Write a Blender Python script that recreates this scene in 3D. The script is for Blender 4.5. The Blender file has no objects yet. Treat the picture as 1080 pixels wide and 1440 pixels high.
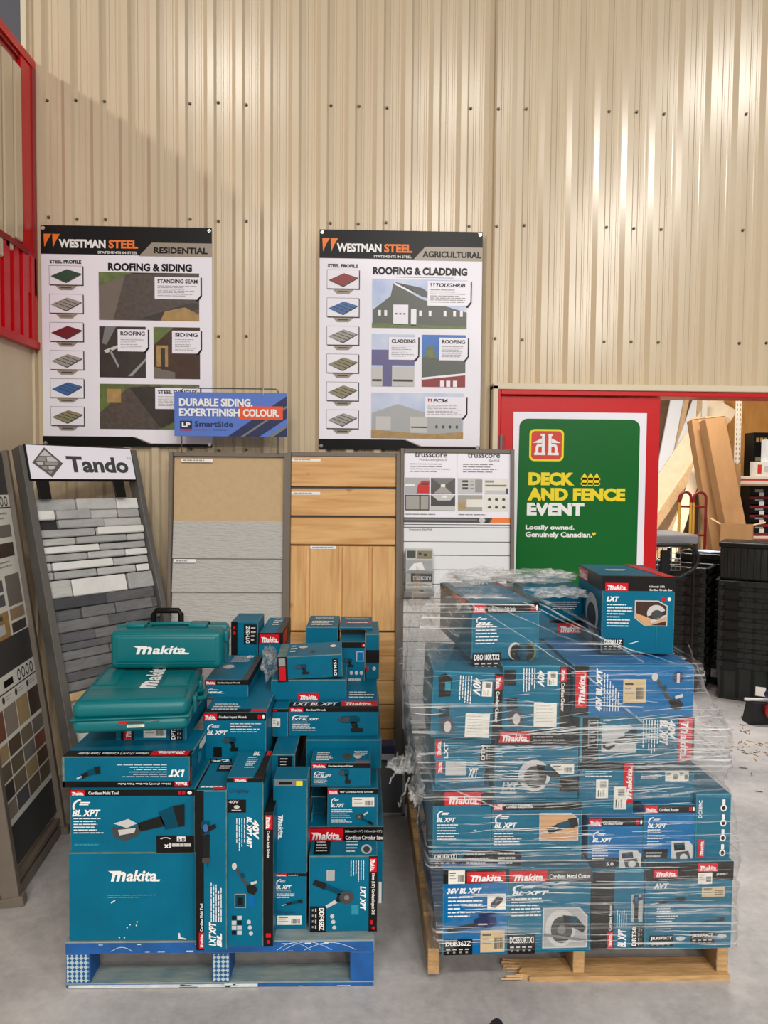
import bpy, bmesh, math, random
from mathutils import Vector, Matrix, noise
random.seed(7)
R = math.radians
C = bpy.context.scene.collection
# ------------------------------------------------------------------ camera
CAM_H, F_PX = 1.68, 1040.0
PITCH, YAW, ROLL = R(2.6), R(1.5), R(0.5)
_F = Vector((math.sin(YAW)*math.cos(PITCH), math.cos(YAW)*math.cos(PITCH), -math.sin(PITCH)))
_R0 = Vector((math.cos(YAW), -math.sin(YAW), 0)); _U0 = _R0.cross(_F)
_R = _R0*math.cos(ROLL) + _U0*math.sin(ROLL)
_U = _U0*math.cos(ROLL) - _R0*math.sin(ROLL)
cd = bpy.data.cameras.new('camera'); cam = bpy.data.objects.new('camera', cd); C.objects.link(cam)
cd.sensor_fit = 'VERTICAL'; cd.sensor_height = 36; cd.lens = 36*F_PX/1440; cd.clip_start = .05
cam.matrix_world = Matrix(((_R.x,_U.x,-_F.x,0),(_R.y,_U.y,-_F.y,0),(_R.z,_U.z,-_F.z,CAM_H),(0,0,0,1)))
bpy.context.scene.camera = cam
CAM = Vector((0,0,CAM_H))
# ------------------------------------------------------------------ world, lamps, exposure
sc = bpy.context.scene
sc.view_settings.view_transform = 'Standard'; sc.view_settings.look = 'None'
sc.view_settings.gamma = 1; sc.view_settings.use_curve_mapping = False
sc.view_settings.exposure = -0.42
w = bpy.data.worlds.new('shop air'); sc.world = w; w.use_nodes = True
w.node_tree.nodes['Background'].inputs[0].default_value = (1, .97, .93, 1)
w.node_tree.nodes['Background'].inputs[1].default_value = .34
def lamp(name, loc, size, power, aim=None, col=(1,.95,.88), size_y=None, spread=None):
    l = bpy.data.lights.new(name, 'AREA'); l.energy = power; l.color = col; l.size = size
    if size_y: l.shape = 'RECTANGLE'; l.size_y = size_y
    if spread: l.spread = spread
    o = bpy.data.objects.new(name, l); C.objects.link(o); o.location = loc
    d = (Vector(aim) - Vector(loc)) if aim else Vector((0,0,-1))
    o.rotation_euler = d.to_track_quat('-Z','Y').to_euler()
    return o
# high-bay lamps of the shop hall, in rows under its roof behind the camera
for (x, y, z, p) in ((-2.3,-4.2,8.2,260),(1.4,-3.6,7.6,170),(5.4,-3.0,7.6,330),(1.6,-9.5,7.8,620),(6.0,-9.5,7.8,900),(-2.6,-11.5,7.8,500),(2.2,-17,7.4,1500),(7.5,-17,7.4,2000),(4.6,-25,7.4,2600)):
    lamp('high_bay_lamp', (x,y,z), 1.2, p, size_y=.5)
lamp('side_aisle_lamp', (-6.4,.6,6.75), .35, 250, aim=(0,4.1,3.6))
lamp('store_room_fill', (2.6,6.2,4.2), 1.4, 230, size_y=.5)  # added fill light to brighten the store room, no visible source
# ------------------------------------------------------------------ pixel -> place
def ray(px, py): return _F*F_PX + _R*(px-540) + _U*(720-py)
def P(px, py, Y): d = ray(px,py); return CAM + d*(Y/d.y)
def Pz(px, py, z): d = ray(px,py); return CAM + d*((z-CAM_H)/d.z)
def pix(p):
    d = Vector(p)-CAM; k = F_PX/d.dot(_F); return 540+d.dot(_R)*k, 720-d.dot(_U)*k
# ------------------------------------------------------------------ materials
M = {}
def lin(c):
    o = []
    for v in c:
        v /= 255.; o.append(v/12.92 if v <= .04045 else ((v+.055)/1.055)**2.4)
    return o
def mat(name, col, rough=.5, metal=0., var=0., vs=6., stretch=(1,1,1), bump=0., bs=None, col2=None, spec=.5, coat=0., contrast=None):
    m = bpy.data.materials.new(name); m.use_nodes = True; nt = m.node_tree; b = nt.nodes['Principled BSDF']
    c = lin(col); b.inputs['Base Color'].default_value = (*c,1)
    b.inputs['Roughness'].default_value = rough; b.inputs['Metallic'].default_value = metal
    b.inputs['Specular IOR Level'].default_value = spec
    if coat: b.inputs['Coat Weight'].default_value = coat; b.inputs['Coat Roughness'].default_value = .12
    if var or bump or col2:
        tc = nt.nodes.new('ShaderNodeTexCoord'); mp = nt.nodes.new('ShaderNodeMapping'); mp.inputs['Scale'].default_value = stretch
        nt.links.new(tc.outputs['Object'], mp.inputs[0])
        n = nt.nodes.new('ShaderNodeTexNoise'); n.inputs['Scale'].default_value = vs; n.inputs['Detail'].default_value = 6; n.inputs['Roughness'].default_value = .6
        nt.links.new(mp.outputs[0], n.inputs['Vector'])
        if var or col2:
            rp = nt.nodes.new('ShaderNodeValToRGB')
            lo, hi = contrast or (.3,.7)
            rp.color_ramp.elements[0].position = lo; rp.color_ramp.elements[1].position = hi
            a = c if col2 else [max(0,v*(1-var)) for v in c]; z = lin(col2) if col2 else [min(1,v*(1+var)) for v in c]
            rp.color_ramp.elements[0].color = (*a,1); rp.color_ramp.elements[1].color = (*z,1)
            nt.links.new(n.outputs[0], rp.inputs[0]); nt.links.new(rp.outputs[0], b.inputs['Base Color'])
        if bump:
            n2 = n
            if bs:
                n2 = nt.nodes.new('ShaderNodeTexNoise'); n2.inputs['Scale'].default_value = bs; n2.inputs['Detail'].default_value = 4
                nt.links.new(mp.outputs[0], n2.inputs['Vector'])
            bp = nt.nodes.new('ShaderNodeBump'); bp.inputs['Strength'].default_value = bump; bp.inputs['Distance'].default_value = .01
            nt.links.new(n2.outputs[0], bp.inputs['Height']); nt.links.new(bp.outputs[0], b.inputs['Normal'])
    M[name] = m; return m
mat('teal', (0,104,136), .45, spec=.16, var=.16, vs=5, bump=.02, bs=9)
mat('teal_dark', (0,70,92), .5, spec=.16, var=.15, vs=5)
mat('teal_light', (30,140,165), .42, var=.12, vs=5)
mat('blue', (0,104,164), .45, spec=.16, var=.12, vs=5)
mat('worn', (92,120,122), .8, var=.35, vs=30)
mat('case_teal', (0,108,116), .36, spec=.4, bump=.03, bs=120)
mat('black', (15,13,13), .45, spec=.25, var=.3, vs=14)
mat('black_plastic', (16,18,18), .4, spec=.35)
mat('tote', (34,38,37), .4, spec=.35, var=.2, vs=8)
mat('red', (205,10,32), .4, spec=.3); mat('orange', (240,120,30), .45); mat('white', (240,240,240), .5)
mat('print_grey', (150,150,150), .5); mat('dark_grey', (62,62,64), .5); mat('mid_grey', (120,120,122), .5)
mat('light_grey', (198,198,198), .5); mat('skin_tan', (206,160,116), .6); mat('yellow', (240,216,10), .5)
mat('paper', (232,230,222), .6, var=.05, vs=8); mat('kraft_label', (206,182,140), .6, var=.08, vs=20)
mat('steel_cream', (206,188,160), .22, var=.03, vs=2, bump=.05, bs=3, stretch=(1,1,.25), spec=.6)
mat('trim_cream', (216,202,176), .35)
mat('screw', (96,84,68), .4, metal=.5)
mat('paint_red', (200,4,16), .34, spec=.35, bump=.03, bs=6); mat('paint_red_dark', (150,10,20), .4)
mat('partition_tan', (212,192,164), .5, var=.04, vs=2)
mat('far_grey', (108,108,118), .8)
mat('sign_white', (240,238,250), .3, spec=.3); mat('sign_black', (14,14,16), .3, spec=.2); mat('sign_tan', (152,140,126), .3)
mat('sign_blue', (84,120,206), .35); mat('navy', (24,36,84), .4); mat('sign_orange', (232,84,30), .4)
mat('green', (0,100,36), .35, spec=.25); mat('logo_red', (206,52,34), .4)
mat('frame_taupe', (112,102,92), .5, var=.06, vs=10); mat('frame_grey', (92,90,86), .5, var=.06, vs=10)
mat('wood_red', (150,72,60), .7, var=.2, vs=8, stretch=(1,1,8))
mat('osb_tan', (196,168,128), .6, var=.05, vs=30)
mat('clap_grey', (186,184,180), .55, bump=.6, bs=26, stretch=(1,1,6))
mat('vinyl_white', (232,232,236), .4)
mat('panel_white', (228,230,234), .4)
mat('cardboard', (182,138,92), .75, var=.12, vs=6, stretch=(1,1,.3)); mat('cardboard_light', (206,170,126), .75, var=.1, vs=6)
mat('pallet_wood', (188,150,102), .75, var=.3, vs=9, stretch=(1.2,9,9), bump=.2)
mat('pallet_wood_grey', (164,136,104), .8, var=.3, vs=9, stretch=(9,1.2,9), bump=.2)
mat('pallet_blue', (18,88,160), .55, var=.25, vs=10, bump=.15, col2=None)
mat('pallet_blue_worn', (96,128,140), .7, col2=(150,156,150), vs=9, stretch=(1,4,4), bump=.2)
mat('pallet_white', (208,212,212), .7, var=.2, vs=20)
mat('scuff', (210,222,226), .7)
mat('lumber', (214,178,132), .7, var=.15, vs=8, stretch=(6,6,.6)); mat('lumber_pale', (236,214,182), .7, var=.1, vs=8)
mat('lumber_dark', (124,94,66), .75, var=.25, vs=8); mat('trim_white', (232,234,238), .5)
mat('plywood', (212,142,62), .6, col2=(226,166,92), vs=5, stretch=(3,3,.7))
mat('rack_white', (226,216,200), .45); mat('rack_red', (204,52,44), .45); mat('steel_grey', (140,142,146), .35, metal=.6)
mat('chrome', (190,194,198), .18, metal=1.); mat('truck_yellow', (206,160,60), .5); mat('truck_red', (130,22,28), .4)
mat('straw', (176,144,84), .8); mat('shoe_black', (24,24,28), .5); mat('sole', (40,44,40), .7)
mat('photo_sky', (160,180,225), .3, col2=(215,222,238), vs=4); mat('photo_dark', (52,46,44), .3, var=.2, vs=18); mat('photo_brown', (66,42,32), .3, var=.3, vs=12)
mat('photo_roof', (80,70,66), .3, var=.3, vs=40); mat('photo_green', (96,112,60), .35, var=.3, vs=25); mat('photo_tan', (168,136,84), .35, var=.2, vs=25)
mat('photo_barn', (78,84,76), .35); mat('photo_purple', (92,86,140), .35); mat('photo_blue', (40,110,196), .35, var=.2, vs=10); mat('photo_grey', (168,170,172), .35)
mat('prof_green', (40,70,48), .4); mat('prof_grey', (160,156,150), .4); mat('prof_red', (112,18,32), .4); mat('prof_blue', (58,104,168), .4); mat('prof_brick', (140,40,40), .4)
mat('prof_olive', (142,134,104), .4)
for i, c in enumerate(((150,138,128),(186,144,96),(124,118,112),(164,136,112),(70,64,62),(92,92,98),(134,84,66),(96,78,64),(176,152,112),(74,60,52),(108,98,82),(128,116,98))):
    mat('swatch%d' % i, c, .45, var=.05, vs=20)
mat('stone_grey', (168,168,168), .8, var=.14, vs=9, bump=.6, bs=22, stretch=(1,1,3)); mat('stone_white', (224,224,222), .8, var=.06, vs=9, bump=.5, bs=22)
mat('stone_light', (186,186,184), .8, var=.12, vs=9, bump=.6, bs=22, stretch=(1,1,3))
mat('stone_dark', (92,92,96), .8, var=.2, vs=9, bump=.7, bs=22, stretch=(1,1,3)); mat('stone_black', (68,69,74), .8, var=.22, vs=9, bump=.7, bs=22)
mat('stone_mid', (112,112,114), .8, var=.2, vs=9, bump=.7, bs=22, stretch=(1,1,3))
mat('joint', (48,48,48), .9)
def concrete():
    m = mat('concrete', (160,158,156), .42, spec=.35); nt = m.node_tree; b = nt.nodes['Principled BSDF']
    tc = nt.nodes.new('ShaderNodeTexCoord')
    def nz(s, d, r=.6):
        n = nt.nodes.new('ShaderNodeTexNoise'); n.inputs['Scale'].default_value = s; n.inputs['Detail'].default_value = d; n.inputs['Roughness'].default_value = r
        nt.links.new(tc.outputs['Object'], n.inputs['Vector']); return n
    a, c = nz(1.6,8,.65), nz(22,6,.7)
    mx = nt.nodes.new('ShaderNodeMath'); mx.operation = 'MULTIPLY_ADD'; mx.inputs[1].default_value = .45
    nt.links.new(c.outputs[0], mx.inputs[0]); nt.links.new(a.outputs[0], mx.inputs[2])
    rp = nt.nodes.new('ShaderNodeValToRGB'); e = rp.color_ramp.elements
    e[0].position = .5; e[0].color = (*lin((148,146,147)),1); e[1].position = 1.0; e[1].color = (*lin((210,206,204)),1)
    x = rp.color_ramp.elements.new(.72); x.color = (*lin((178,175,175)),1)
    nt.links.new(mx.outputs[0], rp.inputs[0]); nt.links.new(rp.outputs[0], b.inputs['Base Color'])
    bp = nt.nodes.new('ShaderNodeBump'); bp.inputs['Strength'].default_value = .05; nt.links.new(c.outputs[0], bp.inputs['Height']); nt.links.new(bp.outputs[0], b.inputs['Normal'])
concrete()
def wood(name, c1, c2, axis='x', knots=True):
    m = mat(name, c1, .5); nt = m.node_tree; b = nt.nodes['Principled BSDF']
    tc = nt.nodes.new('ShaderNodeTexCoord'); mp = nt.nodes.new('ShaderNodeMapping'); nt.links.new(tc.outputs['Object'], mp.inputs[0])
    mp.inputs['Scale'].default_value = (1.2,8,14) if axis == 'x' else (14,8,1.2)
    n = nt.nodes.new('ShaderNodeTexNoise'); n.inputs['Scale'].default_value = 2.2; n.inputs['Detail'].default_value = 5; n.inputs['Distortion'].default_value = .6
    nt.links.new(mp.outputs[0], n.inputs['Vector'])
    rp = nt.nodes.new('ShaderNodeValToRGB'); e = rp.color_ramp.elements; e[0].position = .3; e[1].position = .72
    e[0].color = (*lin(c1),1); e[1].color = (*lin(c2),1); nt.links.new(n.outputs[0], rp.inputs[0])
    out = rp.outputs[0]
    if knots:
        v = nt.nodes.new('ShaderNodeTexVoronoi'); v.inputs['Scale'].default_value = 4.6; nt.links.new(tc.outputs['Object'], v.inputs['Vector'])
        k = nt.nodes.new('ShaderNodeValToRGB'); k.color_ramp.elements[0].position = .045; k.color_ramp.elements[1].position = .13
        k.color_ramp.elements[0].color = (1,1,1,1); k.color_ramp.elements[1].color = (0,0,0,1); nt.links.new(v.outputs['Distance'], k.inputs[0])
        mx = nt.nodes.new('ShaderNodeMix'); mx.data_type = 'RGBA'; nt.links.new(k.outputs[0], mx.inputs[0]); nt.links.new(out, mx.inputs[6])
        mx.inputs[7].default_value = (*lin((128,72,34)),1); out = mx.outputs[2]
    nt.links.new(out, b.inputs['Base Color'])
wood('cedar', (200,146,84), (230,184,122), 'x'); wood('cedar_upright', (202,150,90), (232,188,128), 'z')
def lattice():
    m = mat('block_pattern', (60,120,160), .7); nt = m.node_tree; b = nt.nodes['Principled BSDF']
    tc = nt.nodes.new('ShaderNodeTexCoord'); mp = nt.nodes.new('ShaderNodeMapping'); mp.inputs['Rotation'].default_value = (0,R(45),0)
    nt.links.new(tc.outputs['Object'], mp.inputs[0])
    ck = nt.nodes.new('ShaderNodeTexChecker'); ck.inputs['Scale'].default_value = 95; ck.inputs[1].default_value = (*lin((176,196,200)),1); ck.inputs[2].default_value = (*lin((22,84,140)),1)
    nt.links.new(mp.outputs[0], ck.inputs[0]); nt.links.new(ck.outputs[0], b.inputs['Base Color'])
lattice()
def film(name, scale, lo, hi, base, strength=1., rot=0.):  # white diffuse streaks in the mix imitate glints on the film
    m = bpy.data.materials.new(name); m.use_nodes = True; nt = m.node_tree; nt.nodes.clear()
    out = nt.nodes.new('ShaderNodeOutputMaterial'); tc = nt.nodes.new('ShaderNodeTexCoord')
    mp = nt.nodes.new('ShaderNodeMapping'); mp.inputs['Scale'].default_value = scale; mp.inputs['Rotation'].default_value = (0,R(rot),0)
    nt.links.new(tc.outputs['Object'], mp.inputs[0])
    n = nt.nodes.new('ShaderNodeTexNoise'); n.inputs['Scale'].default_value = 1; n.inputs['Detail'].default_value = 5; n.inputs['Roughness'].default_value = .65; n.inputs['Distortion'].default_value = .35
    nt.links.new(mp.outputs[0], n.inputs['Vector'])
    n2 = nt.nodes.new('ShaderNodeTexNoise'); n2.inputs['Scale'].default_value = 4.5; n2.inputs['Detail'].default_value = 3; nt.links.new(tc.outputs['Object'], n2.inputs['Vector'])
    mr = nt.nodes.new('ShaderNodeMapRange'); mr.inputs[1].default_value = lo; mr.inputs[2].default_value = hi; mr.inputs[3].default_value = base; mr.inputs[4].default_value = strength
    nt.links.new(n.outputs[0], mr.inputs[0])
    m2 = nt.nodes.new('ShaderNodeMapRange'); m2.inputs[1].default_value = .38; m2.inputs[2].default_value = .62; m2.inputs[3].default_value = .15; m2.inputs[4].default_value = 1
    nt.links.new(n2.outputs[0], m2.inputs[0])
    mu = nt.nodes.new('ShaderNodeMath'); mu.operation = 'MULTIPLY'; nt.links.new(mr.outputs[0], mu.inputs[0]); nt.links.new(m2.outputs[0], mu.inputs[1])
    tr = nt.nodes.new('ShaderNodeBsdfTransparent')
    df = nt.nodes.new('ShaderNodeBsdfDiffuse'); df.inputs[0].default_value = (.93,.95,.96,1)
    tl = nt.nodes.new('ShaderNodeBsdfTranslucent'); tl.inputs[0].default_value = (.9,.92,.93,1)
    gl = nt.nodes.new('ShaderNodeBsdfGlossy'); gl.inputs['Roughness'].default_value = .16
    bp = nt.nodes.new('ShaderNodeBump'); bp.inputs['Strength'].default_value = .8; bp.inputs['Distance'].default_value = .01
    nt.links.new(n.outputs[0], bp.inputs['Height']); nt.links.new(bp.outputs[0], gl.inputs['Normal'])
    ms0 = nt.nodes.new('ShaderNodeMixShader'); ms0.inputs[0].default_value = .4; nt.links.new(df.outputs[0], ms0.inputs[1]); nt.links.new(tl.outputs[0], ms0.inputs[2])
    ms1 = nt.nodes.new('ShaderNodeMixShader'); nt.links.new(mu.outputs[0], ms1.inputs[0]); nt.links.new(tr.outputs[0], ms1.inputs[1]); nt.links.new(ms0.outputs[0], ms1.inputs[2])
    lw = nt.nodes.new('ShaderNodeLayerWeight'); lw.inputs[0].default_value = .5; nt.links.new(bp.outputs[0], lw.inputs['Normal'])
    pw = nt.nodes.new('ShaderNodeMath'); pw.operation = 'POWER'; pw.inputs[1].default_value = 5; nt.links.new(lw.outputs['Facing'], pw.inputs[0])
    fr = nt.nodes.new('ShaderNodeMath'); fr.operation = 'MULTIPLY_ADD'; fr.inputs[1].default_value = .3; fr.inputs[2].default_value = .035; nt.links.new(pw.outputs[0], fr.inputs[0])
    ms2 = nt.nodes.new('ShaderNodeMixShader'); nt.links.new(fr.outputs[0], ms2.inputs[0]); nt.links.new(ms1.outputs[0], ms2.inputs[1]); nt.links.new(gl.outputs[0], ms2.inputs[2])
    nt.links.new(ms2.outputs[0], out.inputs[0]); M[name] = m
film('stretch_film', (1.1,1.1,130), .572, .64, .02, 1.0, 6)
film('film_crumple', (30,30,30), .42, .68, .08, .8)
film('film_bunched', (14,14,40), .42, .62, .22, 1.0, 10)
film('fold_glint', (9,9,9), .25, .5, .6, 1.0, 0)
film('film_drape', (4,4,60), .52, .66, .06, .9, 28)
def clear_plastic():
    m = bpy.data.materials.new('clear_plastic'); m.use_nodes = True; nt = m.node_tree; nt.nodes.clear()
    o = nt.nodes.new('ShaderNodeOutputMaterial'); t = nt.nodes.new('ShaderNodeBsdfTransparent'); g = nt.nodes.new('ShaderNodeBsdfGlossy'); g.inputs['Roughness'].default_value = .08
    s = nt.nodes.new('ShaderNodeMixShader'); s.inputs[0].default_value = .12; nt.links.new(t.outputs[0], s.inputs[1]); nt.links.new(g.outputs[0], s.inputs[2]); nt.links.new(s.outputs[0], o.inputs[0]); M['clear_plastic'] = m
clear_plastic()
# ------------------------------------------------------------------ mesh building
class MB:
    def __init__(s): s.v = []; s.f = []; s.m = []; s.mats = []; s.smooth = []
    def mi(s, m):
        if m not in s.mats: s.mats.append(m)
        return s.mats.index(m)
    def add(s, vs, fs, m, sm=False):
        b = len(s.v); s.v += [tuple(v) for v in vs]; k = s.mi(m)
        for f in fs: s.f.append([b+i for i in f]); s.m.append(k); s.smooth.append(sm)
        return s
    def box(s, x0,x1,y0,y1,z0,z1, m, T=None):
        vs = [Vector(p) for p in ((x0,y0,z0),(x1,y0,z0),(x1,y1,z0),(x0,y1,z0),(x0,y0,z1),(x1,y0,z1),(x1,y1,z1),(x0,y1,z1))]
        if T: vs = [T @ v for v in vs]
        return s.add(vs, [(0,3,2,1),(4,5,6,7),(0,1,5,4),(1,2,6,5),(2,3,7,6),(3,0,4,7)], m)
    def cbox(s, x0,x1,y0,y1,z0,z1, c, m, em=None, fm=None, T=None):
        em = em or m; fm = fm or {}
        X, Y, Z = (x0,x1), (y0,y1), (z0,z1); idx = {}; vs = []
        for i in (0,1):
            for j in (0,1):
                for k in (0,1):
                    sx, sy, sz = (1,-1)[i]*c, (1,-1)[j]*c, (1,-1)[k]*c
                    for a, p in (('x',(X[i],Y[j]+sy,Z[k]+sz)),('y',(X[i]+sx,Y[j],Z[k]+sz)),('z',(X[i]+sx,Y[j]+sy,Z[k]))):
                        idx[(a,i,j,k)] = len(vs); vs.append(T @ Vector(p) if T else p)
        q = lambda a, l: tuple(idx[(a,)+t] for t in l)
        F = {'L':q('x',((0,0,0),(0,0,1),(0,1,1),(0,1,0))),'R':q('x',((1,0,0),(1,1,0),(1,1,1),(1,0,1))),'F':q('y',((0,0,0),(1,0,0),(1,0,1),(0,0,1))),
             'K':q('y',((0,1,0),(0,1,1),(1,1,1),(1,1,0))),'D':q('z',((0,0,0),(0,1,0),(1,1,0),(1,0,0))),'T':q('z',((0,0,1),(1,0,1),(1,1,1),(0,1,1)))}
        b0 = len(s.v); s.v += [tuple(v) for v in vs]
        for n, f in F.items(): s.f.append([b0+i for i in f]); s.m.append(s.mi(fm.get(n, m))); s.smooth.append(False)
        e = []
        for j in (0,1):
            for k in (0,1): e.append((idx[('y',0,j,k)],idx[('y',1,j,k)],idx[('z',1,j,k)],idx[('z',0,j,k)]))
        for i in (0,1):
            for k in (0,1): e.append((idx[('x',i,0,k)],idx[('x',i,1,k)],idx[('z',i,1,k)],idx[('z',i,0,k)]))
            for j in (0,1): e.append((idx[('x',i,j,0)],idx[('x',i,j,1)],idx[('y',i,j,1)],idx[('y',i,j,0)]))
        for i in (0,1):
            for j in (0,1):
                for k in (0,1): e.append(tuple(idx[(a,i,j,k)] for a in 'xyz'))
        ke = s.mi(em)
        for f in e: s.f.append([b0+i for i in f]); s.m.append(ke); s.smooth.append(False)
        return s
    def rbox(s, x0,x1,y0,y1,z0,z1, r, m, seg=4, T=None):
        bm = bmesh.new(); bmesh.ops.create_cube(bm, size=1)
        for v in bm.verts: v.co = Vector((x0+(v.co.x+.5)*(x1-x0), y0+(v.co.y+.5)*(y1-y0), z0+(v.co.z+.5)*(z1-z0)))
        bmesh.ops.bevel(bm, geom=bm.edges[:], offset=r, segments=seg, profile=.5, affect='EDGES')
        bm.verts.index_update(); vs = [T @ v.co if T else v.co.copy() for v in bm.verts]; fs = [[v.index for v in f.verts] for f in bm.faces]; bm.free()
        return s.add(vs, fs, m, True)
    def prism(s, pts, y0, y1, m, ax='y', T=None):      # outline in (x,z), extruded along y
        n = len(pts); mk = {'y':lambda a,b,d:(a,d,b),'x':lambda a,b,d:(d,a,b),'z':lambda a,b,d:(a,b,d)}[ax]
        vs = [Vector(mk(a,b,d)) for d in (y0,y1) for a,b in pts]
        if T: vs = [T @ v for v in vs]
        return s.add(vs, [tuple(range(n)), tuple(range(2*n-1,n-1,-1))] + [(i,i+n,(i+1)%n+n,(i+1)%n) for i in range(n)], m)
    def tube(s, pts, r, m, n=10, cap=True):
        pts = [Vector(p) for p in pts]; rings = []; prev = None
        for i, p in enumerate(pts):
            d = (pts[min(i+1,len(pts)-1)]-pts[max(i-1,0)]).normalized()
            if prev is None: u = d.orthogonal().normalized()
            else:
                u = prev - d*prev.dot(d); u = u.normalized() if u.length > 1e-6 else d.orthogonal().normalized()
            prev = u; w_ = d.cross(u); rr = r[i] if isinstance(r,(list,tuple)) else r
            rings.append([p + (u*math.cos(2*math.pi*k/n) + w_*math.sin(2*math.pi*k/n))*rr for k in range(n)])
        vs = [q for g in rings for q in g]
        fs = [(i*n+k, i*n+(k+1)%n, (i+1)*n+(k+1)%n, (i+1)*n+k) for i in range(len(rings)-1) for k in range(n)]
        s.add(vs, fs, m, True)
        if cap: s.add(rings[0], [tuple(range(n-1,-1,-1))], m); s.add(rings[-1], [tuple(range(n))], m)
        return s
    def cyl(s, p0, p1, r, m, n=20): return s.tube([p0,p1], r, m, n)
    def grid(s, fn, nu, nv, m, sm=True):
        vs = [fn(i/nu, j/nv) for j in range(nv+1) for i in range(nu+1)]
        return s.add(vs, [(j*(nu+1)+i, j*(nu+1)+i+1, (j+1)*(nu+1)+i+1, (j+1)*(nu+1)+i) for j in range(nv) for i in range(nu)], m, sm)
    def build(s, name, parent=None, loc=None, rot=None):
        me = bpy.data.meshes.new(name); me.from_pydata(s.v, [], s.f)
        for m in s.mats: me.materials.append(M[m])
        me.polygons.foreach_set('material_index', s.m); me.polygons.foreach_set('use_smooth', s.smooth); me.update()
        o = bpy.data.objects.new(name, me); C.objects.link(o)
        if parent: o.parent = parent
        if loc: o.location = loc
        if rot: o.rotation_euler = rot
        return o
def tag(o, label=None, cat=None, group=None, kind=None):
    for k, v in (('label',label),('category',cat),('group',group),('kind',kind)):
        if v: o[k] = v
    return o
def thing(name, label, cat, loc=(0,0,0), rot=(0,0,0), group=None):
    o = bpy.data.objects.new(name, None); o.empty_display_size = .05; C.objects.link(o); o.location = loc; o.rotation_euler = rot
    return tag(o, label, cat, group)
def obox(p0, p1, width, thick, side=Vector((1,0,0))):     # transform + length of a bar from p0 to p1
    z = (p1-p0); L = z.length; z.normalize(); x = (side - z*side.dot(z)).normalized(); y = z.cross(x)
    T = Matrix(((x.x,y.x,z.x,p0.x),(x.y,y.y,z.y,p0.y),(x.z,y.z,z.z,p0.z),(0,0,0,1))); return T, L
# ------------------------------------------------------------------ printing on faces
_TX = {}
def glyphs(s, bold, shear):
    k = (s,bold,shear)
    if k not in _TX:
        cu = bpy.data.curves.new('lettering','FONT'); cu.body = s; cu.offset = bold; cu.shear = shear; cu.resolution_u = 3; cu.fill_mode = 'FRONT'
        ob = bpy.data.objects.new('lettering', cu); me = bpy.data.meshes.new_from_object(ob)
        vs = [(v.co.x,v.co.y) for v in me.vertices]; fs = [tuple(p.vertices) for p in me.polygons]
        x0 = min(v[0] for v in vs); x1 = max(v[0] for v in vs); y0 = min(v[1] for v in vs); y1 = max(v[1] for v in vs)
        _TX[k] = ([((x-x0)/(x1-x0),(y-y0)/(y1-y0)) for x,y in vs], fs)
        bpy.data.objects.remove(ob); bpy.data.curves.remove(cu); bpy.data.meshes.remove(me)
    return _TX[k]
EPS = .0007
def build_parts(parts, root):
    made = {}
    for n, mb in sorted(parts.items(), key=lambda t: t[0].startswith('brand_logo')):
        k = n.split('#')[0]; up = root
        if k == 'brand_logo': up = made.get('header_band', root)
        made.setdefault(k, mb.build(k, up))
_CT = [0]
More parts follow.
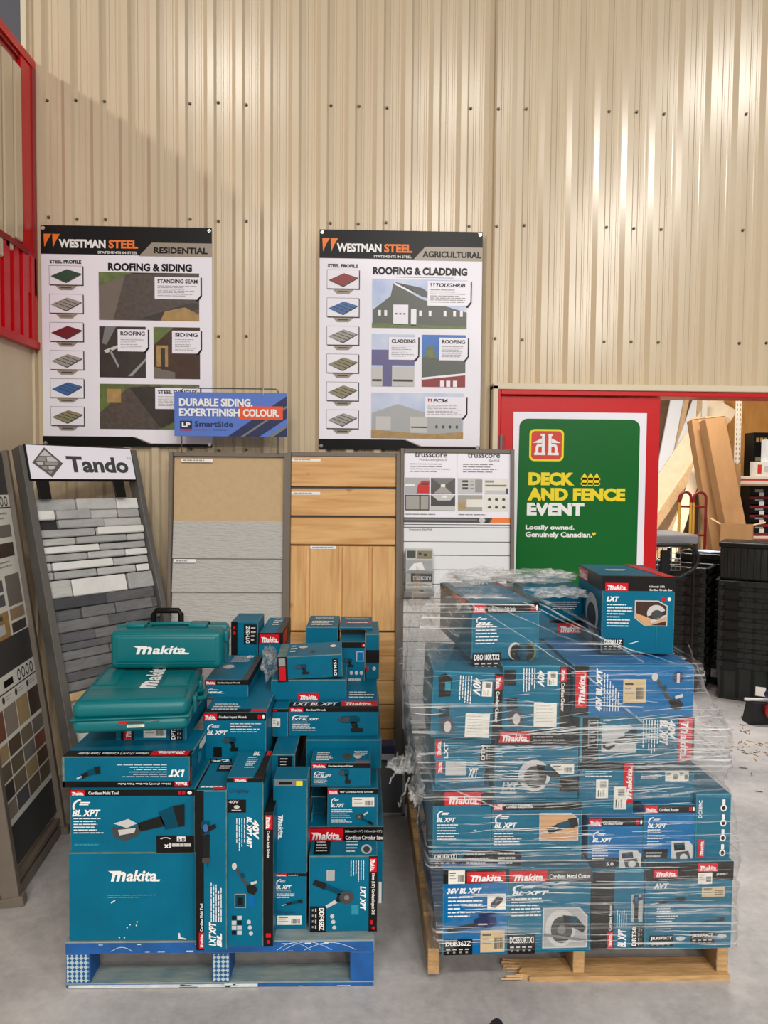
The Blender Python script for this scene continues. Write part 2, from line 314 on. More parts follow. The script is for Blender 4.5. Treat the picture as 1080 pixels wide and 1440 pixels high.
class Pen:
    def __init__(s, O, A, B, N, parts, part='print'):
        s.O, s.A, s.B, s.N, s.parts, s.part = O, A, B, N, parts, part
    def on(s, part): return Pen(s.O, s.A, s.B, s.N, s.parts, part)
    @property
    def mb(s): return s.parts.setdefault(s.part, MB())
    def pt(s, x, y, l=1): return s.O + s.A*x + s.B*y + s.N*(l*EPS)
    def sub(s, x0,y0,x1,y1, rot=0, part=None):
        a, b = s.A*((x1-x0)/100), s.B*((y1-y0)/100); g = lambda x,y: s.O+s.A*x+s.B*y
        O, A, B = {0:(g(x0,y0),a,b), -90:(g(x1,y0),b,-a), 90:(g(x0,y1),-b,a), 180:(g(x1,y1),-a,-b)}[rot]
        return Pen(O, A, B, s.N, s.parts, part or s.part)
    def poly(s, pts, m, l=1):
        s.mb.add([s.pt(x,y,l) for x,y in pts], [tuple(range(len(pts)-1,-1,-1))], m); return s
    def rect(s, x0,y0,x1,y1, m, l=1): return s.poly([(x0,y0),(x1,y0),(x1,y1),(x0,y1)], m, l)
    def frame(s, x0,y0,x1,y1, t, m, l=1):
        tx = t; ty = t*s.A.length/s.B.length
        s.rect(x0,y0,x1,y0+ty,m,l); s.rect(x0,y1-ty,x1,y1,m,l); s.rect(x0,y0+ty,x0+tx,y1-ty,m,l); s.rect(x1-tx,y0+ty,x1,y1-ty,m,l); return s
    def disc(s, x,y,rx,ry, m, l=1, n=22, a0=0, a1=360):
        return s.poly([(x+rx*math.cos(R(a0+(a1-a0)*i/n)), y-ry*math.sin(R(a0+(a1-a0)*i/n))) for i in range(n if a1-a0 == 360 else n+1)], m, l)
    def ring(s, x,y,rx,ry,t, m, l=1, a0=0, a1=360, n=24):
        for i in range(n):
            a, b = R(a0+(a1-a0)*i/n), R(a0+(a1-a0)*(i+1)/n); k = 1-t
            s.poly([(x+rx*math.cos(a),y-ry*math.sin(a)),(x+rx*math.cos(b),y-ry*math.sin(b)),(x+k*rx*math.cos(b),y-k*ry*math.sin(b)),(x+k*rx*math.cos(a),y-k*ry*math.sin(a))], m, l)
        return s
    def one(s, part): _CT[0] += 1; return s.on('%s#%d' % (part, _CT[0]))
    def tb(s, t, x0,y0,x1,y1, m='white', l=3, bold=.02, shear=0):
        if s.part == 'printed_text': s = s.one('lettering')
        vs, fs = glyphs(t, bold, shear)
        s.mb.add([s.pt(x0+u*(x1-x0), y1-v*(y1-y0), l) for u,v in vs], fs, m); return s
    def lines(s, x0,y0,x1,y1, n, m='white', l=2, th=.4, ends=None, dash=True, seed=0):
        if s.part == 'printed_text': s = s.one('feature_text')
        rg = random.Random(seed+int(x0*7+y0*3)); dy = (y1-y0)/n
        for i in range(n):
            e = x0+(x1-x0)*(ends[i] if ends else rg.uniform(.6,1)); x = x0; yy = y0+dy*i
            while x < e:
                wl = (x1-x0)*rg.uniform(.07,.2) if dash else e-x; xe = min(e, x+wl)
                s.rect(x, yy, xe, yy+dy*th, m, l); x = xe + (x1-x0)*.022
        return s
    def makita(s, x0,y0,x1,y1, m='white', l=3):
        w_, h_ = x1-x0, y1-y0
        s.tb('m', x0+.05*w_, y0+.14*h_, x0+.34*w_, y1, m, l, .035, .25); s.tb('akita', x0+.345*w_, y0, x0+.93*w_, y1, m, l, .032, .22)
        s.poly([(x0,y0+.06*h_),(x0+.25*w_,y0+.06*h_),(x0+.25*w_,y0+.30*h_),(x0+.08*w_,y0+.30*h_)], m, l+.5)
        s.poly([(x0+.86*w_,y1-.17*h_),(x1,y1-.17*h_),(x1-.02*w_,y1),(x0+.84*w_,y1)], m, l+.5); return s
    def logo(s, x0,y0,x1,y1, rot=0, m='red', l=2):
        q = s.one('brand_logo').sub(x0,y0,x1,y1,rot); q.rect(0,0,100,100,m,l); q.makita(7,26,95,88,'white',l+1); return s
    def header(s, x0,y0,x1,y1, title='', lw=26, rot=0, icons=True, tw=None, m='black', tsz=(40,80)):
        q = s.on('header_band').sub(x0,y0,x1,y1,rot); q.rect(0,0,100,100,m,1)
        q.logo(.8,10,lw,98)
        if title: q.on('printed_text').tb(title, lw+3, tsz[0], lw+3+(tw or min(1.5*len(title),92-lw)), tsz[1], 'white', 2, .02)
        if icons:
            k = q.on('printed_text'); k.rect(87,25,89.4,80,'red',2); k.rect(90,25,92.4,80,'red',2); k.disc(96,52,1.8,28,'white',2,12)
        return s
    def swoosh(s, x0,y0,x1,y1, t='BL XPT', m='white', l=2):      # arc mark with the series letters under it
        q = s.one('series_mark').sub(x0,y0,x1,y1); q.ring(34,46,32,42,.22,m,l,95,215,10); q.tb('40V', 22,18,62,36,m,l,.02,.3) if '40V' in t else q.rect(30,20,64,27,m,l)
        q.rect(26,32,58,38,m,l); q.tb(t.replace('40V ',''), 0,62,100,98,m,l,.04,.3); return s
    def model(s, x0,y0,x1,y1, t, rot=0):
        q = s.one('model_label').sub(x0,y0,x1,y1,rot); q.rect(0,0,100,100,'black',2); q.tb(t, 6,10,94,44,'white',3,.03)
        for i in range(4): q.rect(8+i*22,60,22+i*22,68,'light_grey',3); q.rect(10+i*22,78,18+i*22,88,'print_grey',3)
        return s
    def sticker(s, x0,y0,x1,y1, rot=0, m='paper', code=True):
        q = s.one('barcode_sticker').sub(x0,y0,x1,y1,rot); q.rect(0,0,100,100,m,3)
        if code:
            rg = random.Random(int(x0*13+y0)); x = 58
            q.rect(8,16,44,24,'dark_grey',4); q.rect(8,36,36,42,'print_grey',4); q.rect(8,56,46,62,'print_grey',4)
            while x < 92: wd = rg.uniform(.8,3); q.rect(x,34,x+wd,84,'dark_grey',4); x += wd+rg.uniform(1,2.4)
        return s
    def photo(s, kind, x0,y0,x1,y1, rot=0, bg=None, cut=True):
        q = s.one('product_picture').sub(x0,y0,x1,y1,rot)
        if bg:
            q.poly([(0,0),(82,0),(100,22),(100,100),(0,100)] if cut else [(0,0),(100,0),(100,100),(0,100)], 'light_grey', 2)
            q.poly([(3,3),(80,3),(97,24),(97,97),(3,97)] if cut else [(3,3),(97,3),(97,97),(3,97)], bg, 3)
        tool(q, kind, 4); return s
def tool(q, k, l):
    B, T, W, G, D = 'black_plastic', 'teal_dark', 'light_grey', 'mid_grey', 'dark_grey'
    if k == 'multi':
        q.poly([(36,52),(68,36),(74,58),(40,70)],B,l); q.poly([(64,28),(84,14),(96,30),(92,60),(74,66)],T,l); q.poly([(84,14),(100,10),(100,58),(92,60)],B,l+1)
        q.poly([(4,52),(24,42),(36,52),(22,62)],W,l+1); q.poly([(2,62),(22,62),(40,58),(38,78),(20,90),(4,82)],D,l); q.poly([(10,66),(34,62),(32,72),(12,78)],W,l+1)
    elif k == 'drill':
        q.poly([(2,30),(18,26),(18,44),(2,40)],D,l+1); q.poly([(16,18),(70,14),(84,24),(82,46),(56,52),(16,50)],T,l); q.poly([(50,46),(72,44),(80,80),(58,82)],B,l)
        q.poly([(50,78),(94,76),(96,96),(52,98)],B,l+1); q.poly([(20,22),(44,19),(44,48),(20,48)],D,l+1)
    elif k == 'grinder':
        q.poly([(30,44),(74,72),(68,86),(24,60)],T,l); q.poly([(70,66),(98,84),(92,100),(64,86)],B,l+1); q.poly([(24,22),(44,28),(38,54),(18,48)],B,l); q.disc(18,40,17,22,D,l+1); q.disc(18,40,6,8,G,l+2)
        q.poly([(40,22),(64,4),(68,12),(46,32)],W,l)
    elif k == 'saw':
        q.disc(40,50,34,46,W,l); q.disc(42,54,24,33,D,l+1); q.disc(42,54,9,12,G,l+2); q.poly([(44,18),(74,22),(96,50),(90,62),(64,48),(48,42)],B,l+1); q.poly([(62,20),(78,26),(76,40),(60,34)],T,l+2)
        q.poly([(2,62),(98,78),(98,84),(2,68)],G,l+3)
    elif k == 'sander':
        q.disc(26,40,22,36,'light_grey',l); q.disc(30,44,20,32,B,l+1); q.disc(54,42,22,36,T,l+1); q.rect(36,30,70,62,T,l+2); q.disc(80,44,18,36,'photo_green',l); q.disc(74,46,17,32,B,l+1)
    elif k == 'blower':
        q.poly([(0,74),(52,56),(56,74),(2,92)],B,l); q.poly([(52,40),(70,20),(94,28),(98,60),(82,74),(54,76)],'navy',l+1); q.poly([(60,14),(92,10),(94,18),(62,24)],'navy',l+1); q.rect(60,56,78,62,'light_grey',l+2)
    elif k == 'recip':
        q.poly([(0,72),(24,60),(24,66),(2,80)],W,l); q.poly([(18,56),(46,40),(52,60),(26,76)],B,l); q.poly([(44,38),(74,26),(80,52),(50,62)],T,l+1); q.poly([(72,22),(96,16),(100,52),(80,54)],B,l)
    elif k == 'trimmer':
        q.poly([(6,8),(14,4),(66,76),(58,82)],D,l); q.disc(10,10,9,11,W,l+1); q.poly([(54,70),(80,64),(96,82),(84,98),(60,92)],B,l+1); q.poly([(30,36),(42,30),(50,42),(38,48)],T,l+1); q.poly([(70,60),(92,54),(94,62),(72,68)],W,l+2)
    elif k == 'vac':
        q.poly([(10,10),(60,6),(64,40),(14,44)],B,l); q.poly([(20,50),(80,44),(94,92),(30,98)],D,l); q.disc(58,74,18,18,W,l+1); q.rect(24,16,50,32,T,l+1)
    elif k == 'accessory':
        q.poly([(14,60),(56,10),(92,24),(84,52),(40,92),(12,84)],D,l); q.poly([(38,52),(60,30),(66,40),(46,60)],'mid_grey',l+1)
    elif k == 'driver':
        q.poly([(20,0),(60,0),(66,20),(56,34),(24,34),(14,20)],T,l); q.poly([(10,20),(90,6),(96,16),(14,34)],B,l+1); q.poly([(24,34),(62,32),(60,92),(26,92)],B,l); q.disc(40,16,13,10,'prof_blue',l+2); q.rect(22,88,64,100,D,l+1); q.poly([(44,92),(50,92),(54,112),(50,112)],T,l)
# ------------------------------------------------------------------ cartons
TOP = {}; BOX = {}
class Carton:
    """A printed tool carton; local frame: x to the right along the front, y into depth, z up."""
    def __init__(s, key, label, px, top, bot=None, on=None, z=None, Y=None, depth=.3, yaw=0., roll=0., pitch=0., m='teal', fm=None, group=None, name='tool_carton', em='worn', c=.003, H=None):
        l, r = px; mid = (l+r)/2; z0 = TOP[on] if on else z
        p = P(mid, 800, Y) if Y else Pz(mid, bot, z0)
        Yg = Y; Y = p.y; a = R(yaw); dx, dy = math.cos(a), math.sin(a)
        def hit(q):
            d = ray(q, bot or 900); kx = d.x/d.y; t = (kx*p.y - p.x)/(dx - kx*dy); return t
        tl, tr = hit(l), hit(r); s.W = tr-tl; cx, cy = p.x + dx*(tl+tr)/2, p.y + dy*(tl+tr)/2
        s.H = P(mid, top, Y).z - z0; s.D = depth
        if H: s.H = H
        TOP[key] = z0 + s.H; BOX[key] = s
        s.ref = (l, top, r, bot if (bot and not Yg) else pix((cx,cy,z0))[1]); s.parts = {}; s.cx, s.cy, s.z0 = cx, cy, z0
        b = MB(); b.cbox(-s.W/2,s.W/2,0,s.D,0,s.H,c,m,em,fm)
        s.root = tag(b.build(name, None, (cx,cy,z0), (R(pitch),R(roll),a)), label, 'box', group)
    def face(s, f='F', ref=None):
        W_, D_, H_ = s.W, s.D, s.H; V = Vector
        O, U, Vd, N, w_, h_ = {'F':(V((-W_/2,0,H_)),V((1,0,0)),V((0,0,-1)),V((0,-1,0)),W_,H_), 'T':(V((-W_/2,D_,H_)),V((1,0,0)),V((0,-1,0)),V((0,0,1)),W_,D_),
            'R':(V((W_/2,0,H_)),V((0,1,0)),V((0,0,-1)),V((1,0,0)),D_,H_), 'L':(V((-W_/2,D_,H_)),V((0,-1,0)),V((0,0,-1)),V((-1,0,0)),D_,H_)}[f]
        x0,y0,x1,y1 = ref or (s.ref if f == 'F' else (0,0,100,100))
        A = U*(w_/(x1-x0)); B = Vd*(h_/(y1-y0)); return Pen(O - A*x0 - B*y0, A, B, N, s.parts, 'printed_text')
    def done(s): build_parts(s.parts, s.root)
# ------------------------------------------------------------------ the setting
def struct(o): return tag(o, kind='structure')
WY = 4.10                                                 # face of the wall ribs
m_ = MB(); m_.box(-4.2,7,-2,9.6,-.1,0,'concrete'); struct(m_.build('floor'))
DX0 = P(689,700,WY).x; DZ = P(690,543,WY).z               # red doorway: left edge and head
WX0 = P(33,300,WY).x
def corrugated(mb, x0, x1, z0, z1, Y, m, pitch=.1524, phase=0., depth=.022, xs=None, T=None):
    pts = []; x = x0 - ((x0-phase) % pitch) - pitch
    while x < x1+pitch:
        for dx, dy in ((0,0),(.024,-depth),(.058,-depth),(.070,0),(.094,0),(.097,-.003),(.105,-.003),(.108,0),(.128,0),(.131,-.003),(.139,-.003),(.142,0)): pts.append((x+dx, Y+depth+dy))
        x += pitch
    pts = [p for p in pts if x0 < p[0] < x1]; pts = [(x0,Y+depth)] + pts + [(x1,Y+depth)]
    n = len(pts); vs = [(x,y,z0) for x,y in pts] + [(x,y,z1) for x,y in pts]
    mb.add(vs, [(i,i+1,n+i+1,n+i) for i in range(n-1)], m)
PH = P(502,160,WY).x - .068
wb = MB()
corrugated(wb, WX0, DX0-.005, 0, 7, WY, 'steel_cream', phase=PH); corrugated(wb, DX0-.005, 6.9, DZ+.005, 7, WY, 'steel_cream', phase=PH)
wb.box(WX0,DX0-.005,WY+.03,WY+.16,0,7,'partition_tan'); wb.box(DX0-.005,6.9,WY+.03,WY+.16,DZ+.005,7,'partition_tan')
i = 0; x = WX0 + .1
k0 = math.floor((WX0-PH)/.1524)+1
for k in range(k0, k0+42):                                # screw heads beside three ribs out of five
    if (k-k0) % 5 == 3 or (k-k0) % 5 == 4: continue
    for zr in (1.83,2.455,3.075,3.70,4.33,4.95):
        sx = PH + k*.1524 + .079
        if sx > DX0-.02 and zr < DZ+.05: continue
        zr += random.uniform(-.006,.006)
        wb.cyl((sx,WY+.023,zr),(sx,WY+.012,zr),.006,'screw',6); wb.cyl((sx,WY+.023,zr),(sx,WY+.019,zr),.0085,'screw',8)
struct(wb.build('wall_back'))
t_ = MB(); t_.box(P(31,60,WY).x-.0,P(38.5,60,WY).x,WY-.015,WY+.16,P(35,82,WY).z-.12,7,'trim_cream'); t_.box(WX0+.0,WX0+.055,WY-.012,WY+.02,0,P(35,82,WY).z-.12,'trim_cream'); struct(t_.build('trim_1'))
LX = P(47,95,WY).x                                        # face of the left partition
LZ = P(46,92,WY).z
m_ = MB(); m_.box(LX-.22,LX-.021,-1.6,WY,0,LZ-.02,'partition_tan')
struct(m_.build('wall_left'))
m_ = MB(); m_.box(-7,LX-.9,6.4,6.5,0,9,'far_grey'); struct(m_.build('wall_far'))
# red trimmed steel roofing mock-up on the left partition
rd = thing('roofing_mockup', 'red trimmed mock-up of steel cladding on the left partition above the tan panel', 'display', (LX,WY,2.4))
def zz(py, Y=4.05): return P(30,py,Y).z - 2.4
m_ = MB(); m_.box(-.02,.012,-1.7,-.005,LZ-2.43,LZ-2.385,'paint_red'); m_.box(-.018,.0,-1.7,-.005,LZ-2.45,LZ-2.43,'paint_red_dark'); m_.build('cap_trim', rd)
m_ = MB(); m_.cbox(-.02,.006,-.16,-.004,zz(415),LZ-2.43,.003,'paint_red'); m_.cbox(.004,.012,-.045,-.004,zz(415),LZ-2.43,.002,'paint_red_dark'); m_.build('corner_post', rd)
for (ya, yb, pb) in ((-.245,-.165,330),(-.36,-.26,342),(-.48,-.38,350)):
    m_ = MB(); m_.cbox(-.02,.012,ya,yb,zz(pb,4.05+ya),LZ-2.5,.008,'steel_cream'); m_.build('cladding_strip', rd)
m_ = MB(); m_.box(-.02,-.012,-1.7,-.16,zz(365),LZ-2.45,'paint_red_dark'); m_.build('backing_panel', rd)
m_ = MB(); z0, z1 = zz(482), zz(362)
for k in range(12):
    y = -.02-.1*k; m_.prism([(y,z0),(y-.06,z0),(y-.06,z1),(y,z1)], -.02, .012, 'paint_red', 'x')
    m_.box(-.02,-.002,y-.1,y-.06,z0,z1,'paint_red')
m_.build('corrugated_skirt', rd)
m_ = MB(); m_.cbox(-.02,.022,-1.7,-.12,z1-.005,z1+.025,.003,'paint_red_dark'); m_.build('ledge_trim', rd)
m_ = MB(); m_.cbox(-.02,.02,-1.7,-.003,z0-.03,z0+.012,.003,'paint_red'); m_.build('bottom_trim', rd)
# ------------------------------------------------------------------ posters on the wall
class Board:
    """A flat board standing in the scene; ref is its outline in the reference frame used for the print on it."""
    def __init__(s, name, label, cat, O, U, Vd, w_, h_, th, ref, m, group=None):
        N = Vd.cross(U).normalized()
        s.root = thing(name, label, cat, O, (0,0,0), group); s.parts = {}
        Mx = Matrix(((U.x,-N.x,-Vd.x,O.x),(U.y,-N.y,-Vd.y,O.y),(U.z,-N.z,-Vd.z,O.z),(0,0,0,1))); s.root.matrix_world = Mx
        s.w, s.h = w_, h_; b = MB(); b.cbox(0,w_,0,th,-h_,0,min(.0015,th*.3),m); s.body = b
        x0,y0,x1,y1 = ref; A = Vector((1,0,0))*(w_/(x1-x0)); B = Vector((0,0,-1))*(h_/(y1-y0))
        s.pen = Pen(-A*x0 - B*y0, A, B, Vector((0,-1,0)), s.parts, 'printed_text')
    def done(s, bodyname='board'):
        s.body.build(bodyname, s.root)
        build_parts(s.parts, s.root)
def board_px(name, label, cat, TL, TR, py_bot, Y, th, ref, m, tilt=0., group=None):
    a, b = P(*TL, Y), P(*TR, Y); U = (b-a); U.z = 0; w_ = U.length; U.normalize()
    c = P((TL[0]+TR[0])/2, py_bot, Y); h_ = (a.z+b.z)/2 - c.z; O = Vector((a.x,a.y,(a.z+b.z)/2))
    return Board(name, label, cat, O, U, Vector((0,0,-1)), w_, h_, th, ref, m, group)
def steel_poster(label, TL, TR, pb, kind):
    s = board_px('poster_board', label, 'sign', TL, TR, pb, WY-.012, .006, (0,0,238,310), 'sign_white', group='steel supplier posters on the wall'); q = s.pen
    hb = q.on('header_band'); hb.rect(0,0,238,40,'sign_black',1); hb.poly([(154,22),(238,22),(238,41),(136,41)],'sign_tan',2)
    for dx in (0,12): hb.poly([(4+dx,12),(15+dx,12),(10+dx,20),(5+dx,31)],'orange',2)
    q.tb('WESTMAN', 25,19,90,31,'white',3,.045); q.tb('STEEL', 94,19,135,31,'orange',3,.04); q.tb('STATEMENTS IN STEEL', 79,35,134,38.5,'white',3,.02)
    fb = q.on('footer_band'); fb.poly([(0,296),(126,296),(150,306),(238,306),(238,310),(0,310)],'sign_black',1); fb.poly([(126,296),(150,306),(238,306),(238,305),(152,305),(129,296)],'sign_tan',2)
    res = kind == 'res'
    q.tb('RESIDENTIAL' if res else 'AGRICULTURAL', 157 if res else 150,28,232 if res else 236,37,'sign_black',4,.035)
    q.tb('ROOFING & SIDING' if res else 'ROOFING & CLADDING', 93 if res else 78,51,210 if res else 216,62,'sign_black',2,.045)
    q.rect(112,65,196,65.5,'print_grey',2); q.tb('STEEL PROFILE', 12,48,56,53,'sign_black',2,.04)
    cols = ('prof_green','prof_grey','prof_red','prof_grey','prof_blue','prof_olive') if res else ('prof_brick','prof_blue','prof_grey','prof_olive','prof_olive','prof_grey')
    for k, c in enumerate(cols):
        z = 56 + k*39.6; p = q.one('profile_picture'); x0, x1 = (11,58)
        p.rect(x0+1,z+1,x1+1,z+28,'dark_grey',1); p.rect(x0,z,x1,z+27,'sign_black',2); p.rect(x0+.5,z+.5,x1-.5,z+26.5,'sign_white',3)
        p.poly([(x0+2,z+15),(x0+25,z+5),(x1-2,z+11),(x0+24,z+23)],c,4); p.poly([(x0+2,z+15),(x0+24,z+23),(x1-2,z+11),(x1-2,z+12.5),(x0+24,z+24.5)],'dark_grey',5)
        if c in ('prof_grey','prof_olive','prof_blue'):
            for t in (.25,.5,.75): p.poly([(x0+2+23*t,z+15-10*t),(x0+3.5+23*t,z+14.6-10*t),(x0+25.5+21*t,z+22.5-11*t),(x0+24+21*t,z+23-11*t)],'dark_grey',5)
        p.poly([(x0+9,z+28),(x1-8,z+28),(x1-15,z+34),(x0+15,z+34)],'sign_tan',2); p.rect(x0+16,z+30,x1-16,z+31.5,'dark_grey',3)
    def card(x0,y0,x1,y1,t,seed,red=False):
        p = q.one('text_card'); p.poly([(x0+1,y0),(x1+2,y0),(x1+2,y1-5),(x1-3,y1+2),(x1-6,y1+2),(x1-6,y0+4)],'sign_black',5); p.poly([(x0,y0),(x1,y0),(x1,y1-6),(x1-5,y1),(x0,y1)],'sign_white',6)
        if red: p.poly([(x0+4,y0+3),(x0+7,y0+3),(x0+5,y0+9)],'paint_red',7); p.poly([(x0+8,y0+3),(x0+11,y0+3),(x0+9,y0+9)],'paint_red',7)
        p.tb(t, x0+(12 if red else 4),y0+3,min(x1-4,x0+4+len(t)*5.4+(8 if red else 0)),y0+8.5,'sign_black',7,.03,.25 if red else 0)
        p.lines(x0+4,y0+12,x1-5,y1-3,7,'print_grey',7,.35,seed=seed)
    ph = [q.one('photo_print') for k in range(4)]; p = ph[0]
    if res:
        p.rect(80,64,220,131,'photo_roof',2); p.poly([(80,64),(118,64),(100,131),(80,131)],'frame_taupe',3); p.poly([(80,64),(130,64),(118,68),(80,84)],'photo_green',4); p.poly([(166,131),(172,118),(200,112),(220,122),(220,131)],'photo_tan',4); p.poly([(140,128),(206,106),(220,106),(220,114),(160,131)],'photo_dark',3)
        card(158,70,222,101,'STANDING SEAM',1)
        p = ph[1]
        p.rect(80,140,145,212,'photo_dark',2); p.poly([(88,140),(104,140),(90,166),(84,164)],'mid_grey',3); p.poly([(86,174),(116,162),(118,165),(90,178)],'light_grey',3); p.poly([(96,172),(108,196),(106,198),(94,175)],'print_grey',3); p.poly([(120,210),(145,184),(145,188),(126,210)],'print_grey',3)
        card(106,144,148,175,'ROOFING',2)
        p = ph[2]
        p.rect(156,140,221,213,'photo_brown',2); p.poly([(156,140),(184,140),(156,166)],'photo_green',3); p.rect(160,166,176,196,'photo_tan',3); p.poly([(156,196),(186,204),(186,213),(156,213)],'frame_taupe',3); p.rect(166,170,172,200,'photo_dark',4)
        card(182,145,222,177,'SIDING',3)
        p = ph[3]
        p.rect(80,221,220,285,'photo_green',2); p.poly([(80,262),(120,226),(150,222),(168,262),(164,285),(80,285)],'photo_roof',3); p.poly([(122,226),(166,224),(206,262),(166,284)],'photo_dark',4); p.rect(90,228,110,248,'photo_tan',4)
        card(158,226,221,256,'STEEL SHINGLES',4)
    else:
        p.rect(77,68,216,136,'photo_sky',2); p.poly([(78,112),(104,92),(108,74),(150,96),(216,114),(216,134),(78,134)],'photo_barn',3); p.poly([(108,72),(136,84),(136,88),(110,76)],'sign_white',4); p.poly([(108,72),(150,80),(176,98),(150,92)],'photo_dark',4); p.rect(108,104,130,132,'sign_white',4); p.rect(134,110,142,133,'sign_white',4); p.poly([(77,130),(216,134),(216,137),(77,137)],'photo_green',4)
        for a in (86,95,146,160,182,196,206): p.rect(a,112,a+4,120,'sign_white',5)
        for a in (111,117,123): p.rect(a,116,a+3,118,'sign_black',5)
        card(158,70,221,105,'TOUGHRIB',5,True)
        p = ph[1]
        p.rect(77,146,140,220,'photo_sky',2); p.rect(77,168,140,190,'photo_purple',3); p.rect(77,194,93,220,'light_grey',4); p.rect(107,192,140,220,'light_grey',4); p.rect(93,186,107,220,'photo_purple',4); p.rect(78,210,92,213,'dark_grey',5); p.rect(108,210,138,213,'dark_grey',5)
        card(102,150,145,182,'CLADDING',6)
        p = ph[2]
        p.rect(151,146,215,220,'photo_blue',2); p.poly([(153,178),(158,164),(166,160),(174,180)],'photo_green',3); p.poly([(151,178),(215,184),(215,202),(151,209)],'photo_barn',4); p.poly([(151,209),(215,202),(215,220),(151,220)],'prof_brick',4); p.poly([(151,207),(215,200),(215,203),(151,210)],'sign_white',5)
        for a in (178,187,197): p.rect(a,211,a+6,220,'sign_white',5)
        card(176,150,218,182,'ROOFING',7)
        p = ph[3]
        p.rect(77,229,213,294,'photo_sky',2); p.poly([(78,258),(116,245),(160,258),(212,264),(212,284),(164,288),(78,282)],'photo_grey',3); p.rect(84,263,106,282,'light_grey',4); p.rect(134,263,160,286,'light_grey',4); p.rect(136,277,160,279,'dark_grey',5); p.poly([(77,282),(164,288),(213,284),(213,294),(77,294)],'photo_tan',4)
        for a in (172,182,192,202): p.rect(a,275,a+3,279,'dark_grey',5)
        card(156,234,217,264,'FC36',8,True)
    s.done('panel')
    for (x, z) in ((.014,-.016),(s.w-.014,-.016),(.014,-s.h+.016),(s.w-.014,-s.h+.016)):
        b = MB(); b.cyl((x,.0,z),(x,-.004,z),.010,'chrome',14); b.cyl((x,-.004,z),(x,-.008,z),.005,'chrome',6); b.build('screw', s.root)
steel_poster('large white and black steel poster headed RESIDENTIAL on the wall', (57,316), (298,321), 628, 'res')
steel_poster('large white and black steel poster headed AGRICULTURAL on the wall', (449.5,323), (679,326), 632, 'agr')
# ------------------------------------------------------------------ display stands
FM = 'frame_taupe'
def post(root, p0, p1, w_, d_, m=FM, name='post'):
    T, L = obox(Vector(p0), Vector(p1), w_, d_); b = MB(); b.cbox(-w_/2,w_/2,-d_/2,d_/2,0,L,.002,m,T=T); b.build(name, root)
def stand(label, pxl, pxr, py_top, top_Y=3.99, base_Y=3.84, m=FM, rt=14, lt=12):
    """Free-standing sample stand leaning back a little: returns board whose ref is photo pixels of the framed face."""
    a, b = P(pxl,py_top,top_Y), P(pxr,py_top,top_Y); U = b-a; U.z = 0; U.normalize(); z = (a.z+b.z)/2
    Vd = Vector((0, base_Y-top_Y, -z)); h_ = Vd.length; Vd.normalize(); w_ = (b-a).length
    s = Board('sample_stand', label, 'display stand', Vector((a.x,a.y,z)), U, Vd, w_, h_, .02, (pxl,py_top,pxr,py_top+h_*F_PX/3.94), 'frame_grey', 'siding sample stands')
    s.k = w_/(pxr-pxl); tl, tr = lt*s.k, rt*s.k
    for nm, bx in (('left_post',(0,tl,-.03,.02,-h_,0)),('right_post',(w_-tr,w_,-.03,.02,-h_,0)),('top_rail',(tl,w_-tr,-.022,.02,-.022,0)),('bottom_rail',(tl,w_-tr,-.022,.02,-h_,-h_+.06))):
        q = MB(); q.cbox(*bx,.002,m); q.build(nm, s.root)
    for x in (.02,w_-.02):
        q = MB(); q.cbox(x-.02,x+.02,-.12,.06,-h_,-h_+.035,.002,m); q.build('foot', s.root)
    s.X = lambda px: (px-pxl)*s.k; s.Z = lambda py: -(py-py_top)*s.k
    return s
# pale lap-siding stand
s = stand('taupe framed stand with a tan panel above grey lap siding boards', 240,409, 637, lt=5, rt=9)
sx, sz = s.X, s.Z
q = MB(); q.box(sx(246),sx(400),-.004,.0,sz(735),sz(642),'osb_tan'); q.build('smooth_panel', s.root)
y0 = 733
for y1 in (786,833,882,931,980,1030,1075):
    q = MB(); q.prism([(-.006,sz(y0)),(-.018,sz(y1)+.003),(-.018,sz(y1)+.001),(0,sz(y1)+.001),(0,sz(y0))], sx(246), sx(400), 'clap_grey', 'x'); q.build('lap_board', s.root); y0 = y1
for (a,b,c,d) in ((256,646,300,651),(248,787,279,792)):
    p = s.pen.one('name_strip'); p.O = p.O - Vector((0,.016,0)); p.rect(a,b,c,d,'white',2); p.lines(a+3,b+1.5,c-3,d,1,'print_grey',3,.5)
s.done('backing_panel')
# cedar stand
s = stand('taupe framed stand of cedar boards, horizontal above and upright below', 406,565, 637, lt=4, rt=8); sx, sz = s.X, s.Z
for (y0,y1) in ((642,686),(688,727),(729,767)):
    q = MB(); q.cbox(sx(410),sx(557),-.018,0,sz(y1)+.004,sz(y0),.004,'cedar'); q.build('cedar_board', s.root)
for (x0,x1) in ((410,433),(437,478),(482,520),(524,557)):
    q = MB(); q.cbox(sx(x0)+.001,sx(x1)-.001,-.018,0,sz(886),sz(768),.005,'cedar_upright'); q.build('upright_cedar_board', s.root)
q = MB(); q.box(sx(410),sx(557),-.006,0,sz(886),sz(768),'cedar_upright'); q.build('cedar_lining', s.root)
y0 = 888
for y1 in (921,955,988,1021,1055):
    q = MB(); q.cbox(sx(410),sx(557),-.018,0,sz(y1)+.003,sz(y0),.004,'cedar'); q.build('lower_cedar_board', s.root); y0 = y1
for (a,b,c,d) in ((411,646,451,650),(411,693,451,697),(438,769,474,773)):
    p = s.pen.one('name_strip'); p.O = p.O - Vector((0,.0185,0)); p.rect(a,b,c,d,'white',2); p.lines(a+3,b+1.2,c-3,d,1,'print_grey',3,.4)
s.done('backing_panel')
